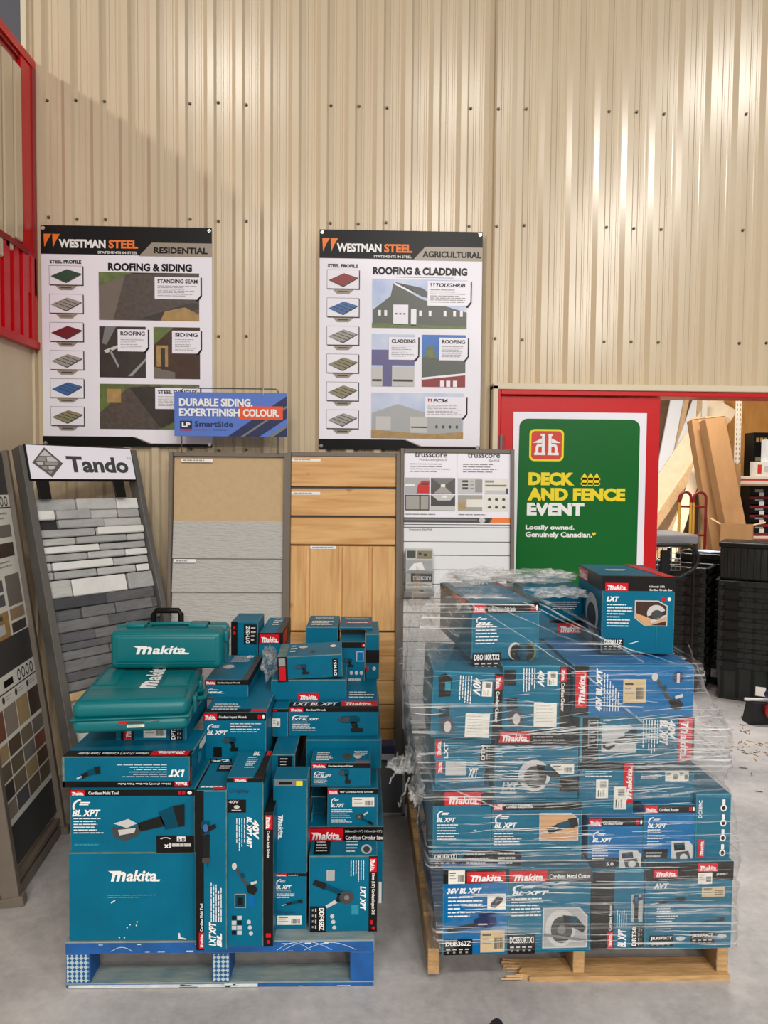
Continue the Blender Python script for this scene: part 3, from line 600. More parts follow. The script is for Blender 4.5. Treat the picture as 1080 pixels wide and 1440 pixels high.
# white wall-panel stand
s = stand('stand of white slatted wall panel with two printed sheets at its top', 563,722, 632, top_Y=3.98, base_Y=3.85, lt=5, rt=5, m='frame_taupe'); sx, sz = s.X, s.Z
y0 = 738
for y1 in (742,762,781,801,821,841,861,881,901,921,941,961,981,1001,1021):
    q = MB(); q.cbox(sx(568),sx(717),-.012,0,sz(y1)+.003,sz(y0),.002,'panel_white'); q.build('wall_panel_slat', s.root); y0 = y1
p0 = s.pen
for k, (a, b) in enumerate(((568.5,642),(642.5,717))):
    q = MB(); q.box(sx(a),sx(b),-.014,-.002,sz(737),sz(637),'sign_white'); sh = q.build('printed_sheet', s.root)
    p = Pen(p0.O - Vector((0,.0142,0)), p0.A, p0.B, p0.N, s.parts, 'sheet_print')
    p.tb('trusscore', a+14.5,637,a+60,644,'dark_grey',2,.02); p.tb('Wall&CeilingBoard' if k == 0 else 'SlatWall', a+(20 if k == 0 else 44),646,a+59,649.5,'prof_olive',2,.0)
    p.lines(a+8,653,b-5,667,4,'mid_grey',2,.3,seed=k+5)
    ph = (('photo_grey','photo_dark','prof_grey','dark_grey') if k == 0 else ('light_grey','paper','prof_grey','paper'))
    for n, m in enumerate(ph):
        x0 = a+1.2+(n%2)*36; y0 = 673+(n//2)*24
        p.rect(x0,y0,x0+34,y0+22.5,m,2)
        if k == 0:
            if n == 0: p.poly([(x0+16,y0+22),(x0+18,y0+10),(x0+24,y0+4),(x0+34,y0+4),(x0+34,y0+22)],'paint_red',3); p.rect(x0,y0+9,x0+14,y0+12,'white',3); p.rect(x0+24,y0+7,x0+33,y0+10,'dark_grey',4)
            if n == 1: p.poly([(x0,y0),(x0+34,y0),(x0+20,y0+10),(x0+14,y0+10)],'mid_grey',3); p.poly([(x0+17,y0+10),(x0+30,y0+22),(x0+4,y0+22)],'prof_grey',3); p.rect(x0+14,y0+9,x0+20,y0+13,'white',4)
            if n == 2: p.frame(x0,y0,x0+34,y0+22,1.4,'dark_grey',3); p.rect(x0+20,y0,x0+22,y0+22,'dark_grey',3)
            if n == 3: p.poly([(x0,y0),(x0+34,y0),(x0+27,y0+8),(x0+10,y0+8)],'light_grey',3); p.rect(x0,y0+16,x0+34,y0+22,'light_grey',3); p.rect(x0+16,y0+1,x0+22,y0+4,'white',4)
        else:
            if n == 0:
                for r_ in range(3): p.rect(x0+6,y0+3+r_*5,x0+14,y0+6+r_*5,'dark_grey',3); p.rect(x0+17,y0+4+r_*5,x0+22,y0+5+r_*5,'mid_grey',3)
                p.rect(x0+24,y0+2,x0+34,y0+20,'print_grey',3)
            if n == 1: p.rect(x0+2,y0+9,x0+32,y0+11.5,'mid_grey',3); p.rect(x0+2,y0+3,x0+14,y0+6,'print_grey',3); p.rect(x0+2,y0+17,x0+34,y0+22,'light_grey',3); p.rect(x0+31,y0+14,x0+34,y0+22,'dark_grey',4)
            if n == 2: p.rect(x0,y0+10,x0+10,y0+20,'photo_tan',3); p.rect(x0+12,y0+6,x0+34,y0+17,'paper',3)
            if n == 3:
                for r_ in range(2):
                    for c_ in range(3): p.disc(x0+8+c_*10,y0+6+r_*11,2.4,2,'dark_grey',3,8)
    p.lines(a+2,724,b-20,727,1,'mid_grey',2,.4)
    if k == 0: p.rect(a,729,b,736,'dark_grey',2); p.rect(a,731,b,733,'mid_grey',3)
    else:
        p.rect(a,729,a+44,736,'dark_grey',2); p.poly([(a+46,736),(a+50,729),(b,729),(b,736)],'orange',2); p.poly([(a+44,729),(a+50,729),(a+46,736),(a+40,736)],'dark_grey',2); p.disc(a+35,732.5,4.4,3.6,'light_grey',3,14); p.rect(a,731,a+28,733,'mid_grey',3)
p = Pen(p0.O - Vector((0,.0125,0)), p0.A, p0.B, p0.N, s.parts, 'printed_text'); p.tb('Trusscore SlatWall', 575,744,608,748,'mid_grey',2,.01)
s.done('backing_panel')
SW = s
# leaflet holder on the slats
o = Vector(s.root.matrix_world @ Vector((sx(569),-.013,sz(836)))); 
lh = thing('leaflet_holder', 'clear plastic holder hooked on the white slatted stand', 'holder', o)
W_ = sx(609)-sx(569); b = MB(); b.box(0,W_,-.06,-.057,0,.14,'clear_plastic'); b.box(0,.003,-.06,0,0,.2,'clear_plastic'); b.box(W_-.003,W_,-.06,0,0,.2,'clear_plastic'); b.box(0,W_,-.003,0,0,.24,'clear_plastic'); b.box(0,W_,-.06,0,0,.004,'clear_plastic'); b.build('pocket', lh)
b = MB(); b.cbox(-.002,W_+.002,-.064,-.056,.0,.03,.002,'mid_grey'); b.build('lip', lh)
lf = thing('leaflet', 'grey printed leaflets standing in the clear holder on the white stand', 'leaflet', o + Vector((.006,-.03,.006)))
W2 = W_-.012; b = MB(); b.box(0,W2,-.02,.02,0,.245,'light_grey'); b.build('sheets', lf); pr = {}
p = Pen(Vector((0,-.0205,.245)), Vector((W2/100,0,0)), Vector((0,0,-.245/100)), Vector((0,-1,0)), pr, 'cover_print')
p.rect(4,3,36,18,'photo_barn',1); p.rect(42,3,96,20,'prof_olive',1); p.disc(52,9,6,3,'dark_grey',2,10); p.disc(72,12,7,3,'dark_grey',2,10); p.rect(2,24,98,52,'photo_grey',1); p.poly([(10,44),(30,30),(60,28),(70,44)],'white',2)
p.rect(20,52,98,70,'dark_grey',2); p.tb('trusscore', 26,56,94,66,'white',3,.02); p.rect(2,72,98,84,'paper',2); p.lines(6,74,94,84,3,'print_grey',3); p.rect(2,86,98,97,'photo_grey',2); p.disc(58,91,10,4,'dark_grey',3,10)
build_parts(pr, lf)
# blue sign hooked on a wire above the lap-siding stand
s = board_px('hanging_sign', 'blue DURABLE SIDING sign hung on a wire frame above the lap siding stand', 'sign', (245,552), (403.5,552), 614, 3.93, .004, (0,0,954,385), 'sign_blue'); q = s.pen
g = q.on('picture_print'); g.poly([(450,385),(954,25),(954,385)],'navy',1); g.poly([(560,385),(954,110),(954,130),(590,385)],'mid_grey',2); g.poly([(720,385),(954,222),(954,285),(830,385)],'sign_blue',2); g.poly([(790,385),(940,280),(954,300),(840,385)],'mid_grey',3)
g = q.on('orange_panel'); g.rect(545,118,920,236,'sign_orange',4)
q.tb('DURABLE SIDING.', 42,54,665,124,'white',6,.045); q.tb('EXPERTFINISH', 42,142,556,210,'white',6,.045); q.tb('COLOUR.', 582,142,890,210,'white',6,.045)
g = q.on('brand_logo'); g.rect(48,250,150,320,'navy',2); g.tb('LP', 64,264,136,304,'white',3,.05); g.rect(48,324,150,336,'paint_red',2)
q.tb('SmartSide', 172,252,498,300,'navy',3,.025); q.lines(172,322,310,336,1,'paint_red',3,.6); q.lines(325,322,490,336,1,'navy',3,.6)
s.done('panel'); r_ = s.root
zb = P(320,637,3.93).z - r_.location.z
wr = MB(); xl, xr = s.w*.06, s.w*.92
wr.tube([(xl,.012,zb),(xl,.012,.01),(xl+.012,.012,.022),(xr-.012,.012,.022),(xr,.012,.01),(xr,.012,zb)], .0028, 'dark_grey', 8); wr.build('wire_frame', r_)
for x in (s.w*.2,s.w*.79):
    wr = MB(); wr.tube([(x,.012,.024),(x,-.004,.02),(x,-.006,-.01),(x,.004,-.014)], .0025, 'light_grey', 6); wr.build('hook', r_)
# ------------------------------------------------------------------ stone stand, turned across the corner
ang = R(52); U = Vector((math.cos(ang),math.sin(ang),0)); Nn = Vector((math.sin(ang),-math.cos(ang),0))
YL = 3.52; a = P(20,630,YL); lean = .56; base = Vector((a.x,a.y,0)) + Nn*lean
Vd = (base - a); SH = Vd.length; Vd.normalize()
ry = ray(185,634); k = (a.x*U.y - a.y*U.x)/(ry.x*U.y - ry.y*U.x)   # where the right edge's ray meets the stand's plane line
b_ = CAM + ry*k; SW_ = (Vector((b_.x,b_.y,0)) - Vector((a.x,a.y,0))).length
s = Board('sample_stand', 'leaning corner stand of grey and charcoal stone siding under a white lit header', 'display stand', a, U, Vd, SW_, SH, .015, (0,0,100,100), 'frame_grey', 'siding sample stands')
inv = s.root.matrix_world.inverted()
def on_stand(px, py, inv=inv, root=None):
    d = inv.to_3x3() @ ray(px,py); o_ = inv @ CAM; t = -o_.y/d.y; q_ = o_ + d*t; return q_.x, q_.z
s.body = MB()
for nm, bx in (('left_post',(-.0,.035,-.045,.03,-SH,0)),('right_post',(SW_-.03,SW_,-.045,.03,-SH,0)),('bottom_rail',(.035,SW_-.03,-.03,.03,-SH,-SH+.06))):
    q = MB(); q.cbox(*bx,.002,'frame_grey'); q.build(nm, s.root)
zt = on_stand(120,702)[1]; zm = on_stand(120,838)[1]; zb = on_stand(130,968)[1]
q = MB(); q.box(.035,SW_-.03,.0,.015,zb-.02,zt,'joint'); q.build('backing_panel', s.root)
X0, X1 = .036, SW_-.031
rows = [(0,22,((0,250,'g'),(250,510,'l'),(510,660,'W'))),(20,38,((0,112,'W'),(118,330,'g'),(330,510,'l'),(510,660,'g'))),(38,54,((118,400,'g'),(400,660,'l'))),
 (54,69,((0,340,'g'),(346,660,'W'))),(70,83,((0,205,'l'),(208,530,'g'),(535,660,'l'))),(84,97,((0,345,'W'),(350,660,'g'))),(98,111,((0,260,'g'),(260,500,'l'),(506,660,'W'))),
 (112,127,((0,38,'l'),(42,415,'W'),(420,660,'l'))),(128,142,((0,40,'g'),(44,300,'g'),(306,560,'l'),(566,660,'W'))),(143,174,((0,130,'l'),(136,480,'W'),(486,660,'g')))]
st = MB(); rg = random.Random(3)
for (r0,r1,cells) in rows:
    for (c0,c1,t) in cells:
        x0 = X0+(X1-X0)*c0/660+.0025; x1 = X0+(X1-X0)*c1/660-.0025; za = zt+(zm-zt)*r0/174.-.002; zc = zt+(zm-zt)*r1/174.+.002; dd = rg.uniform(.012,.03)
        st.cbox(x0,x1,-dd,.0,zc,za,.004,{'g':'stone_grey','l':'stone_light','W':'stone_white'}[t])
st.build('pale_stone_siding', s.root)
st = MB(); z = zm-.001
while z > zb:
    h_ = rg.uniform(.034,.056); x = X0
    while x < X1-.02:
        x2 = min(X1, x+rg.uniform(.12,.34)); dd = rg.uniform(.012,.032)
        st.cbox(x+.0015,x2-.0015,-dd,0,max(z-h_+.002,zb),z,.004,rg.choice(('stone_dark','stone_dark','stone_mid','stone_black'))); x = x2
    z -= h_
st.build('charcoal_stone_siding', s.root)
q = MB(); q.cbox(.036,SW_-.031,-.05,.0,zb-.035,zb,.002,'osb_tan'); q.build('shelf', s.root)
zl = on_stand(110,1085)[1]; q = MB(); q.box(.036,SW_-.031,-.012,.0,zl,zb-.04,'paper'); q.build('lower_panel', s.root)
p = Pen(Vector((.036,-.0122,zb-.05)), Vector((.01,0,0)), Vector((0,0,-.01)), Vector((0,-1,0)), s.parts, 'lower_print'); p.tb('orth', 1.2,3.2,9,6.2,'mid_grey',1,.0); p.rect(0,8.4,40,8.7,'print_grey',1)
# header sign of the stand
hz0, hz1 = on_stand(105,632)[1], on_stand(105,680)[1]; hx0, hx1 = on_stand(31,660)[0], on_stand(180,660)[0]
q = MB(); q.cbox(hx0,hx1,-.055,-.03,hz1,hz0,.003,'black'); q.build('header_frame', s.root)
q = MB(); q.box(hx0+.006,hx1-.006,-.0575,-.055,hz1+.006,hz0-.006,'sign_white'); q.build('header_panel', s.root)
p = Pen(Vector((hx0,-.0576,hz0)), Vector(((hx1-hx0)/630,0,0)), Vector((0,0,(hz1-hz0)/205)), Vector((0,-1,0)), s.parts, 'header_print')
p.poly([(102,18),(192,108),(118,190),(24,108)],'frame_grey',1); p.poly([(102,34),(136,68),(68,68)],'light_grey',2); p.poly([(66,72),(98,72),(98,98),(44,98)],'print_grey',2); p.poly([(106,72),(138,72),(166,98),(106,98)],'light_grey',2)
p.poly([(44,104),(82,104),(82,120),(56,120)],'light_grey',2); p.poly([(90,104),(170,104),(156,120),(90,120)],'print_grey',2); p.poly([(66,126),(100,126),(100,146),(84,146)],'print_grey',2); p.poly([(108,126),(150,126),(130,146),(108,146)],'light_grey',2); p.poly([(92,152),(130,152),(114,172)],'print_grey',2)
p.tb('Tando', 214,64,588,160,'dark_grey',1,.035); p.tb('TM', 590,62,616,72,'mid_grey',1,0)
for (pa, pb) in ((57,706),(163,703)):
    x, z = on_stand(pa,pb); q = MB(); q.cbox(x-.03,x+.03,-.052,-.042,z,z+.105,.002,'black'); q.cyl((x,-.047,z+.1),(x,-.047,hz1+.004),.005,'black',8); q.build('header_clip', s.root)
for x in (.02,SW_-.02):
    q = MB(); q.cbox(x-.02,x+.02,-.1,.03,-SH,-SH+.03,.002,'frame_grey'); q.build('foot', s.root)
build_parts(s.parts, s.root)
# ------------------------------------------------------------------ colour chart stand along the left side
nb = Pz(33,1236,.0); fb = Pz(99,1150,.0)
pf = P(20,690,3.46); 
fb = Vector((-1.405,3.44,0)); nb = Vector((-1.34,2.82,0)); U = (fb-nb); SWc = U.length; U.normalize()
top = P(1,632,3.46); lean = Vector((top.x-fb.x, top.y-fb.y-0, top.z)); Vd = -lean; SHc = Vd.length; Vd.normalize()
s = Board('sample_stand', 'leaning colour chart stand of brown and grey swatches at the left side', 'display stand', nb+lean, U, Vd, SWc, SHc, .02, (0,0,100,100), 'frame_grey', 'siding sample stands')
invc = s.root.matrix_world.inverted()
def cc(px,py): return on_stand(px,py,invc)
s.body = MB()
cx = lambda u: SWc*u
zp0, zp1 = cc(86,1075)[1], 0
q = MB(); q.box(.03,SWc-.03,-.012,.012,cc(96,1118)[1],-.01,'dark_grey'); q.build('panel', s.root)
for nm, bx in (('near_post',(0,.032,-.035,.03,-SHc,0)),('far_post',(SWc-.03,SWc,-.035,.03,-SHc,0))):
    q = MB(); q.cbox(*bx,.002,FM); q.build(nm, s.root)
q = MB(); q.cbox(.032,SWc-.03,-.02,.02,cc(96,1130)[1]-.02,cc(96,1130)[1],.002,FM); q.build('lower_rail', s.root)
q = MB(); q.cbox(.032,SWc-.03,-.02,.02,-SHc+.02,-SHc+.05,.002,FM); q.build('base_rail', s.root)
p = Pen(Vector((.031,-.0122,0)), Vector(((SWc-.061)/100,0,0)), Vector((0,0,-.01*1.0)), Vector((0,-1,0)), s.parts, 'chart_print')
def cv(px,py): x, z = cc(px,py); return (x-.031)/(SWc-.061)*100, -z/.01
v = lambda py_at_far, px: cv(px,py_at_far)[1]
u0 = 0
vt, vb = v(693,18), v(868,58); p.on('upper_chart').rect(0,vt,100,vb,'paper',1); uc = p.on('upper_chart')
H_ = vb-vt
for i in range(4): uc.ring(100-8-i*9,vt+H_*.05,3.6,2.4,.35,'dark_grey',2,n=12)
uc.rect(0,vt+H_*.09,100,vt+H_*.10,'dark_grey',2)
for k_, x0 in enumerate((4,30,58)):
    uc.lines(x0,vt+H_*.13,x0+34,vt+H_*.2,2,'print_grey',2,.35); uc.rect(x0+2,vt+H_*.22,x0+36,vt+H_*.31,'swatch%d' % (0+k_),2); uc.rect(x0+2,vt+H_*.35,x0+36,vt+H_*.45,'swatch%d' % (1+k_*4),2)
    uc.lines(x0,vt+H_*.48,x0+34,vt+H_*.54,2,'print_grey',2,.35)
uc.rect(66,vt+H_*.58,96,vt+H_*.8,'swatch2',2); uc.rect(66,vt+H_*.82,96,vt+H_*.9,'swatch3',2); uc.rect(66,vt+H_*.92,96,vt+H_*.99,'swatch4',2)
for k_ in range(2): uc.rect(34,vt+H_*(.6+.1*k_),60,vt+H_*(.68+.1*k_),'swatch5',2); uc.rect(4,vt+H_*(.6+.1*k_),30,vt+H_*(.68+.1*k_),'swatch11',2)
uc.rect(0,vt+H_*.82,62,vt+H_*1.0,'photo_tan',2); uc.rect(10,vt+H_*.9,52,vt+H_*.97,'light_grey',3); uc.rect(20,vt+H_*.84,50,vt+H_*.87,'photo_barn',3)
vt, vb = v(908,64), v(1068,92); H_ = vb-vt; lc = p.on('lower_chart'); lc.rect(0,vt,100,vb,'paper',1)
for i in range(4): lc.ring(100-8-i*9,vt+H_*.06,3.6,2.6,.35,'dark_grey',2,n=12)
lc.rect(34,vt+H_*.04,52,vt+H_*.09,'black',2); lc.rect(0,vt+H_*.115,100,vt+H_*.125,'dark_grey',2)
for k_ in range(4): lc.disc(4+k_*25,vt+H_*.165,2.4,1.6,'dark_grey',2,10); lc.lines(8+k_*25,vt+H_*.15,22+k_*25,vt+H_*.19,2,'print_grey',2,.3)
sw = (6,0,8,9, 5,7,4,10, 11,7,10,2, 4,2,5,11)
for k_ in range(4):
    x0 = 1+k_*25; lc.rect(x0,vt+H_*.22,x0+23.5,vt+H_*.42,'swatch%d' % sw[k_],2)
    for r2 in range(4):
        a0 = .45+.13*r2; lc.rect(x0,vt+H_*a0,x0+23.5,vt+H_*(a0+.115),'swatch%d' % ((sw[(k_*3+r2*5+2) % 16]) % 12),2)
q = MB(); q.cbox(-.03,.06,-.05,.05,0,.035,.003,'frame_taupe'); 
for (x) in (.016,SWc-.016):
    b = MB(); b.cbox(x-.022,x+.022,-.05,.42,-SHc-.0,-SHc+.04,.003,FM); fo = b.build('foot', s.root)
build_parts(s.parts, s.root)
# ------------------------------------------------------------------ red doorway and its poster
m_ = MB(); Yf = WY-.03
dl, dr, dz = DX0, 4.6, DZ
m_.cbox(dl-.0,dl+.03,Yf-.02,WY+.16,0,dz,.003,'trim_cream'); m_.cbox(dl,dr,Yf-.02,WY+.16,dz-.022,dz+.012,.003,'trim_cream'); struct(m_.build('trim_2'))
x1 = P(703,640,Yf).x; zh = P(800,556,Yf).z
m_ = MB(); m_.cbox(dl+.03,x1,Yf-.01,WY+.15,0,dz-.022,.003,'paint_red'); m_.cbox(x1,dr,Yf-.01,WY+.15,zh,dz-.022,.003,'paint_red')
dr_ = struct(m_.build('door_1'))
xr = P(925.5,640,WY).x; b = MB(); b.cbox(x1+.004,xr,WY-.015,WY+.03,.01,zh-.004,.003,'paint_red'); lf_ = b.build('door_leaf', dr_)
for z in (.3,1.1,P(700,625,WY).z): b = MB(); b.cyl((x1+.001,Yf-.016,z-.05),(x1+.001,Yf-.016,z+.05),.008,'mid_grey',10); b.cbox(x1-.02,x1+.022,Yf-.014,Yf-.008,z-.045,z+.045,.001,'paint_red_dark'); b.build('hinge', lf_)
b = MB(); rg = random.Random(5)
for (px,py,ln,n_) in ((722,575,34,10),(905,578,28,8),(810,573,30,5)):
    for k_ in range(n_):
        c = P(px+rg.uniform(-ln/2,ln/2),py+rg.uniform(-6,9),WY-.016); c.y = WY-.0158; a_ = rg.uniform(-.9,.4); L_ = rg.uniform(.01,.05)
        b.add([c+Vector((-math.cos(a_)*L_/2,0,-math.sin(a_)*L_/2)),c+Vector((math.cos(a_)*L_/2,0,math.sin(a_)*L_/2)),c+Vector((math.cos(a_)*L_/2,0,math.sin(a_)*L_/2+.002)),c+Vector((-math.cos(a_)*L_/2,0,-math.sin(a_)*L_/2+.002))],[(0,1,2,3)],'rack_red')
b.build('scratch_marks', lf_)
s = board_px('event_poster', 'green poster with yellow lettering on a white board on the red door', 'poster', (722,579), (910,581), 990, WY-.022, .005, (176,205,960,1960), 'sign_white'); q = s.pen
pts = []
for (cx_,cy_,a0) in ((870,295,0),(262,295,90)): pts += [(cx_+50*math.cos(R(a0+t)), cy_-50*math.sin(R(a0+t))) for t in range(0,91,10)]
q.on('green_panel').poly([(920,1900)]+pts+[(196,1900)],'green',1)
g = q.on('store_logo')
def rr(x0,y0,x1,y1,r,m,l):
    o_ = []
    for (cx_,cy_,a0) in ((x1-r,y0+r,0),(x0+r,y0+r,90),(x0+r,y1-r,180),(x1-r,y1-r,270)): o_ += [(cx_+r*math.cos(R(a0+t)), cy_-r*math.sin(R(a0+t))) for t in range(0,91,15)]
    g.poly(o_,m,l)
rr(272,306,474,496,30,'yellow',2); rr(284,318,462,484,22,'logo_red',3)
Wt = 'white'
g.poly([(290,388),(346,360),(346,388)],Wt,4); g.poly([(400,360),(456,388),(400,388)],Wt,4)
for sg in (-1,1):
    c_ = 373; X = lambda x: c_+sg*x
    g.poly([(X(10),334),(X(36),334),(X(36),346),(X(28),346),(X(28),446),(X(36),446),(X(36),460),(X(6),460),(X(6),446),(X(11),446),(X(11),346),(X(10),346)],Wt,4)
    g.poly([(X(28),394),(X(48),392),(X(60),402),(X(64),416),(X(64),446),(X(72),446),(X(72),460),(X(40),460),(X(40),446),(X(48),446),(X(48),418),(X(42),408),(X(28),410)],Wt,4)
q.tb('DECK', 270,562,540,640,'yellow',3,.06); q.tb('AND FENCE', 266,654,842,732,'yellow',3,.06); q.tb('EVENT', 264,744,602,820,'white',3,.06)
q.tb('Locally owned.', 258,876,546,912,'white',3,.035); q.tb('Genuinely Canadian.', 258,918,652,958,'white',3,.035)
g = q.on('fence_symbol')
for k_ in range(3): x = 584+k_*36; g.poly([(x,640),(x,586),(x+15,564),(x+30,586),(x+30,640)],'yellow',3)
g.rect(578,592,692,606,'yellow',3); g.rect(578,622,692,634,'yellow',3)
q.on('leaf_symbol').poly([(648,926),(654,918),(660,924),(664,914),(668,924),(676,920),(672,930),(660,940)],'yellow',3)
s.done('board')
# ------------------------------------------------------------------ blue pallet
def pallet_origin(pxl, pxr, Y): a, b = P(pxl,1380,Y), P(pxr,1380,Y); return a.x, b.x
xl, xr = pallet_origin(94,526,2.385); PW, PD = xr-xl, .94
bp = thing('block_pallet', 'scuffed blue painted block pallet under the loose tool boxes', 'pallet', (xl,2.37,0))
for k in range(7):
    y = .0+k*(PD-.1)/6; b = MB(); b.cbox(0,PW,y,y+.098,.119,.160,.003,'pallet_blue_worn',fm={'F':'pallet_blue'}); b.build('deck_board', bp)
for y in (.0,.55,PD-.1): b = MB(); b.cbox(0,PW,y+.004,y+.1,.0,.018,.003,'pallet_blue_worn',fm={'F':'pallet_blue'}); b.build('base_board', bp)
for y in (.0,.55,PD-.1):
    for k,x in enumerate((0,PW/2-.03,PW-.082)):
        b = MB(); b.cbox(x+.002,x+(.08 if k != 1 else .06),y+.003,y+.1,.018,.119,.003,'pallet_blue',fm={'F':'block_pattern'} if y == 0 and k < 2 else ({'R':'pallet_wood'} if k == 0 else {})); b.build('block', bp)
b = MB(); rg = random.Random(11)
for k in range(26):
    x = rg.uniform(.02,PW-.1); L_ = rg.uniform(.01,.07); z = rg.choice((.006,.012,.125,.15)); b.box(x,x+L_,-.0006,.0,z,z+rg.uniform(.001,.005),'scuff')
b.box(.01,PW*.62,.0032,.0042,.003,.013,'pallet_white')
def arc(x0,x1,h_):
    pts = [(x0+(x1-x0)*t/12, .128+.028*math.sin(math.pi*t/12)*h_) for t in range(13)]
    for a,c in zip(pts,pts[1:]): b.add([(a[0],-.0008,a[1]),(c[0],-.0008,c[1]),(c[0],-.0008,c[1]+.0016),(a[0],-.0008,a[1]+.0016)],[(0,1,2,3)],'scuff')
for x0,x1,h_ in ((.69,.80,.9),(.71,.87,1.0),(.78,.95,.9),(.15,.22,.5)): arc(x0,x1,h_)
b.build('paint_scuffs', bp)
TOP['LP'] = .1605
GL = 'power tool boxes on the blue pallet'
def K(*a, **k): k.setdefault('group', GL); return Carton(*a, **k)
# big box, bottom left
c = K('a1','large plain teal box with white lettering at the front left corner of the blue pallet',(97,276),1199,1323,on='LP',depth=.255); f = c.face()
f.on('brand_logo').makita(153,1223,226,1239); f.on('scuff_marks').lines(152,1258,222,1264,2,'scuff',2,.15,seed=2); g = f.on('scuff_marks')
for (x,y) in ((183,1300),(192,1301),(179,1304),(193,1296),(175,1318),(168,1318)): g.disc(x,y,1.1,1.1,'scuff',2,6)
g.poly([(251,1312),(253,1312),(254,1318),(262,1320),(262,1322),(251,1320)],'scuff',2); g.poly([(156,1268),(162,1265),(163,1266),(157,1270)],'scuff',2)
c.face('R'); c.done()
c = K('a2','multi tool box with black top strip, standing on the plain teal box',(99,274),1110,1199,on='a1',depth=.25); f = c.face()
f.header(99,1110,274,1119,'Cordless Multi Tool',12,tw=24,tsz=(30,78)); f.swoosh(102,1122,142,1148,'BL XPT'); f.on('printed_text').lines(104,1150,152,1174,6,'white',2,.32,seed=4)
f.photo('multi',156,1124,260,1188); f.on('model_label').rect(220,1175,273,1199,'black',2); f.on('model_label').tb('x1',231,1185,240,1192,'white',3,.03); f.on('model_label').rect(249,1176,261,1183,'white',3); f.on('model_label').tb('5.0',250,1177.5,260,1182,'black',4,.03); f.on('model_label').ring(233,1180,8,3,.4,'light_grey',3,10,170,8); f.on('model_label').lines(242,1186,270,1192,1,'light_grey',3,.7); f.on('printed_text').lines(105,1186,146,1200,1,'teal_light',2,.2); c.done()
c = K('a3','upside down long box with inverted print, under the flat green case',(88,267),1064,1107,on='a2',depth=.26,yaw=0); f = c.face()
q = f.on('printed_text').sub(88,1064,267,1107,180); q.header(0,0,100,20,'184mm (7-1/4") Cordless Table Roller',12,tw=42,icons=False,m='black')
q.on('printed_text').lines(18,34,58,80,6,'white',2,.25,seed=8); q.on('printed_text').tb('LXT',4,34,17,58,'white',3,.06,.3); f.photo('recip',108,1072,142,1102); f.rect(88,1064,91,1107,'worn',1)
t = c.face('T').on('header_band').sub(0,80,100,100,180); t.rect(0,0,100,100,'black',1); t.on('brand_logo').rect(2,10,32,90,'red',2); t.on('brand_logo').makita(5,30,28,84); t.on('printed_text').tb('184mm (7-1/4") Cordless Table Roller', 34,24,90,76,'white',3,.02)
r = c.face('R'); r.on('header_band').rect(0,0,9,100,'black',1); r.on('brand_logo').rect(1,40,8,95,'red',2); r.on('product_picture').poly([(40,30),(60,24),(66,60),(46,70)],'teal_light',2); r.on('barcode_sticker').rect(52,8,90,34,'paper',2); c.done()
c = K('a4','low box with a turned red logo, squeezed under the flat green case',(163,262),1014,1041,on='a3',depth=.34); f = c.face()
f.logo(174,1014,186,1039,90); f.on('header_band').rect(170,1014,175,1041,'black',1); f.on('header_band').rect(186,1014,188,1041,'black',1); f.sticker(202,1020,234,1037,0,'paper'); f.model(239,1014,257,1041,'DPT353',90); f.on('printed_text').tb('n',194,1022,199,1027,'white',2); c.done()
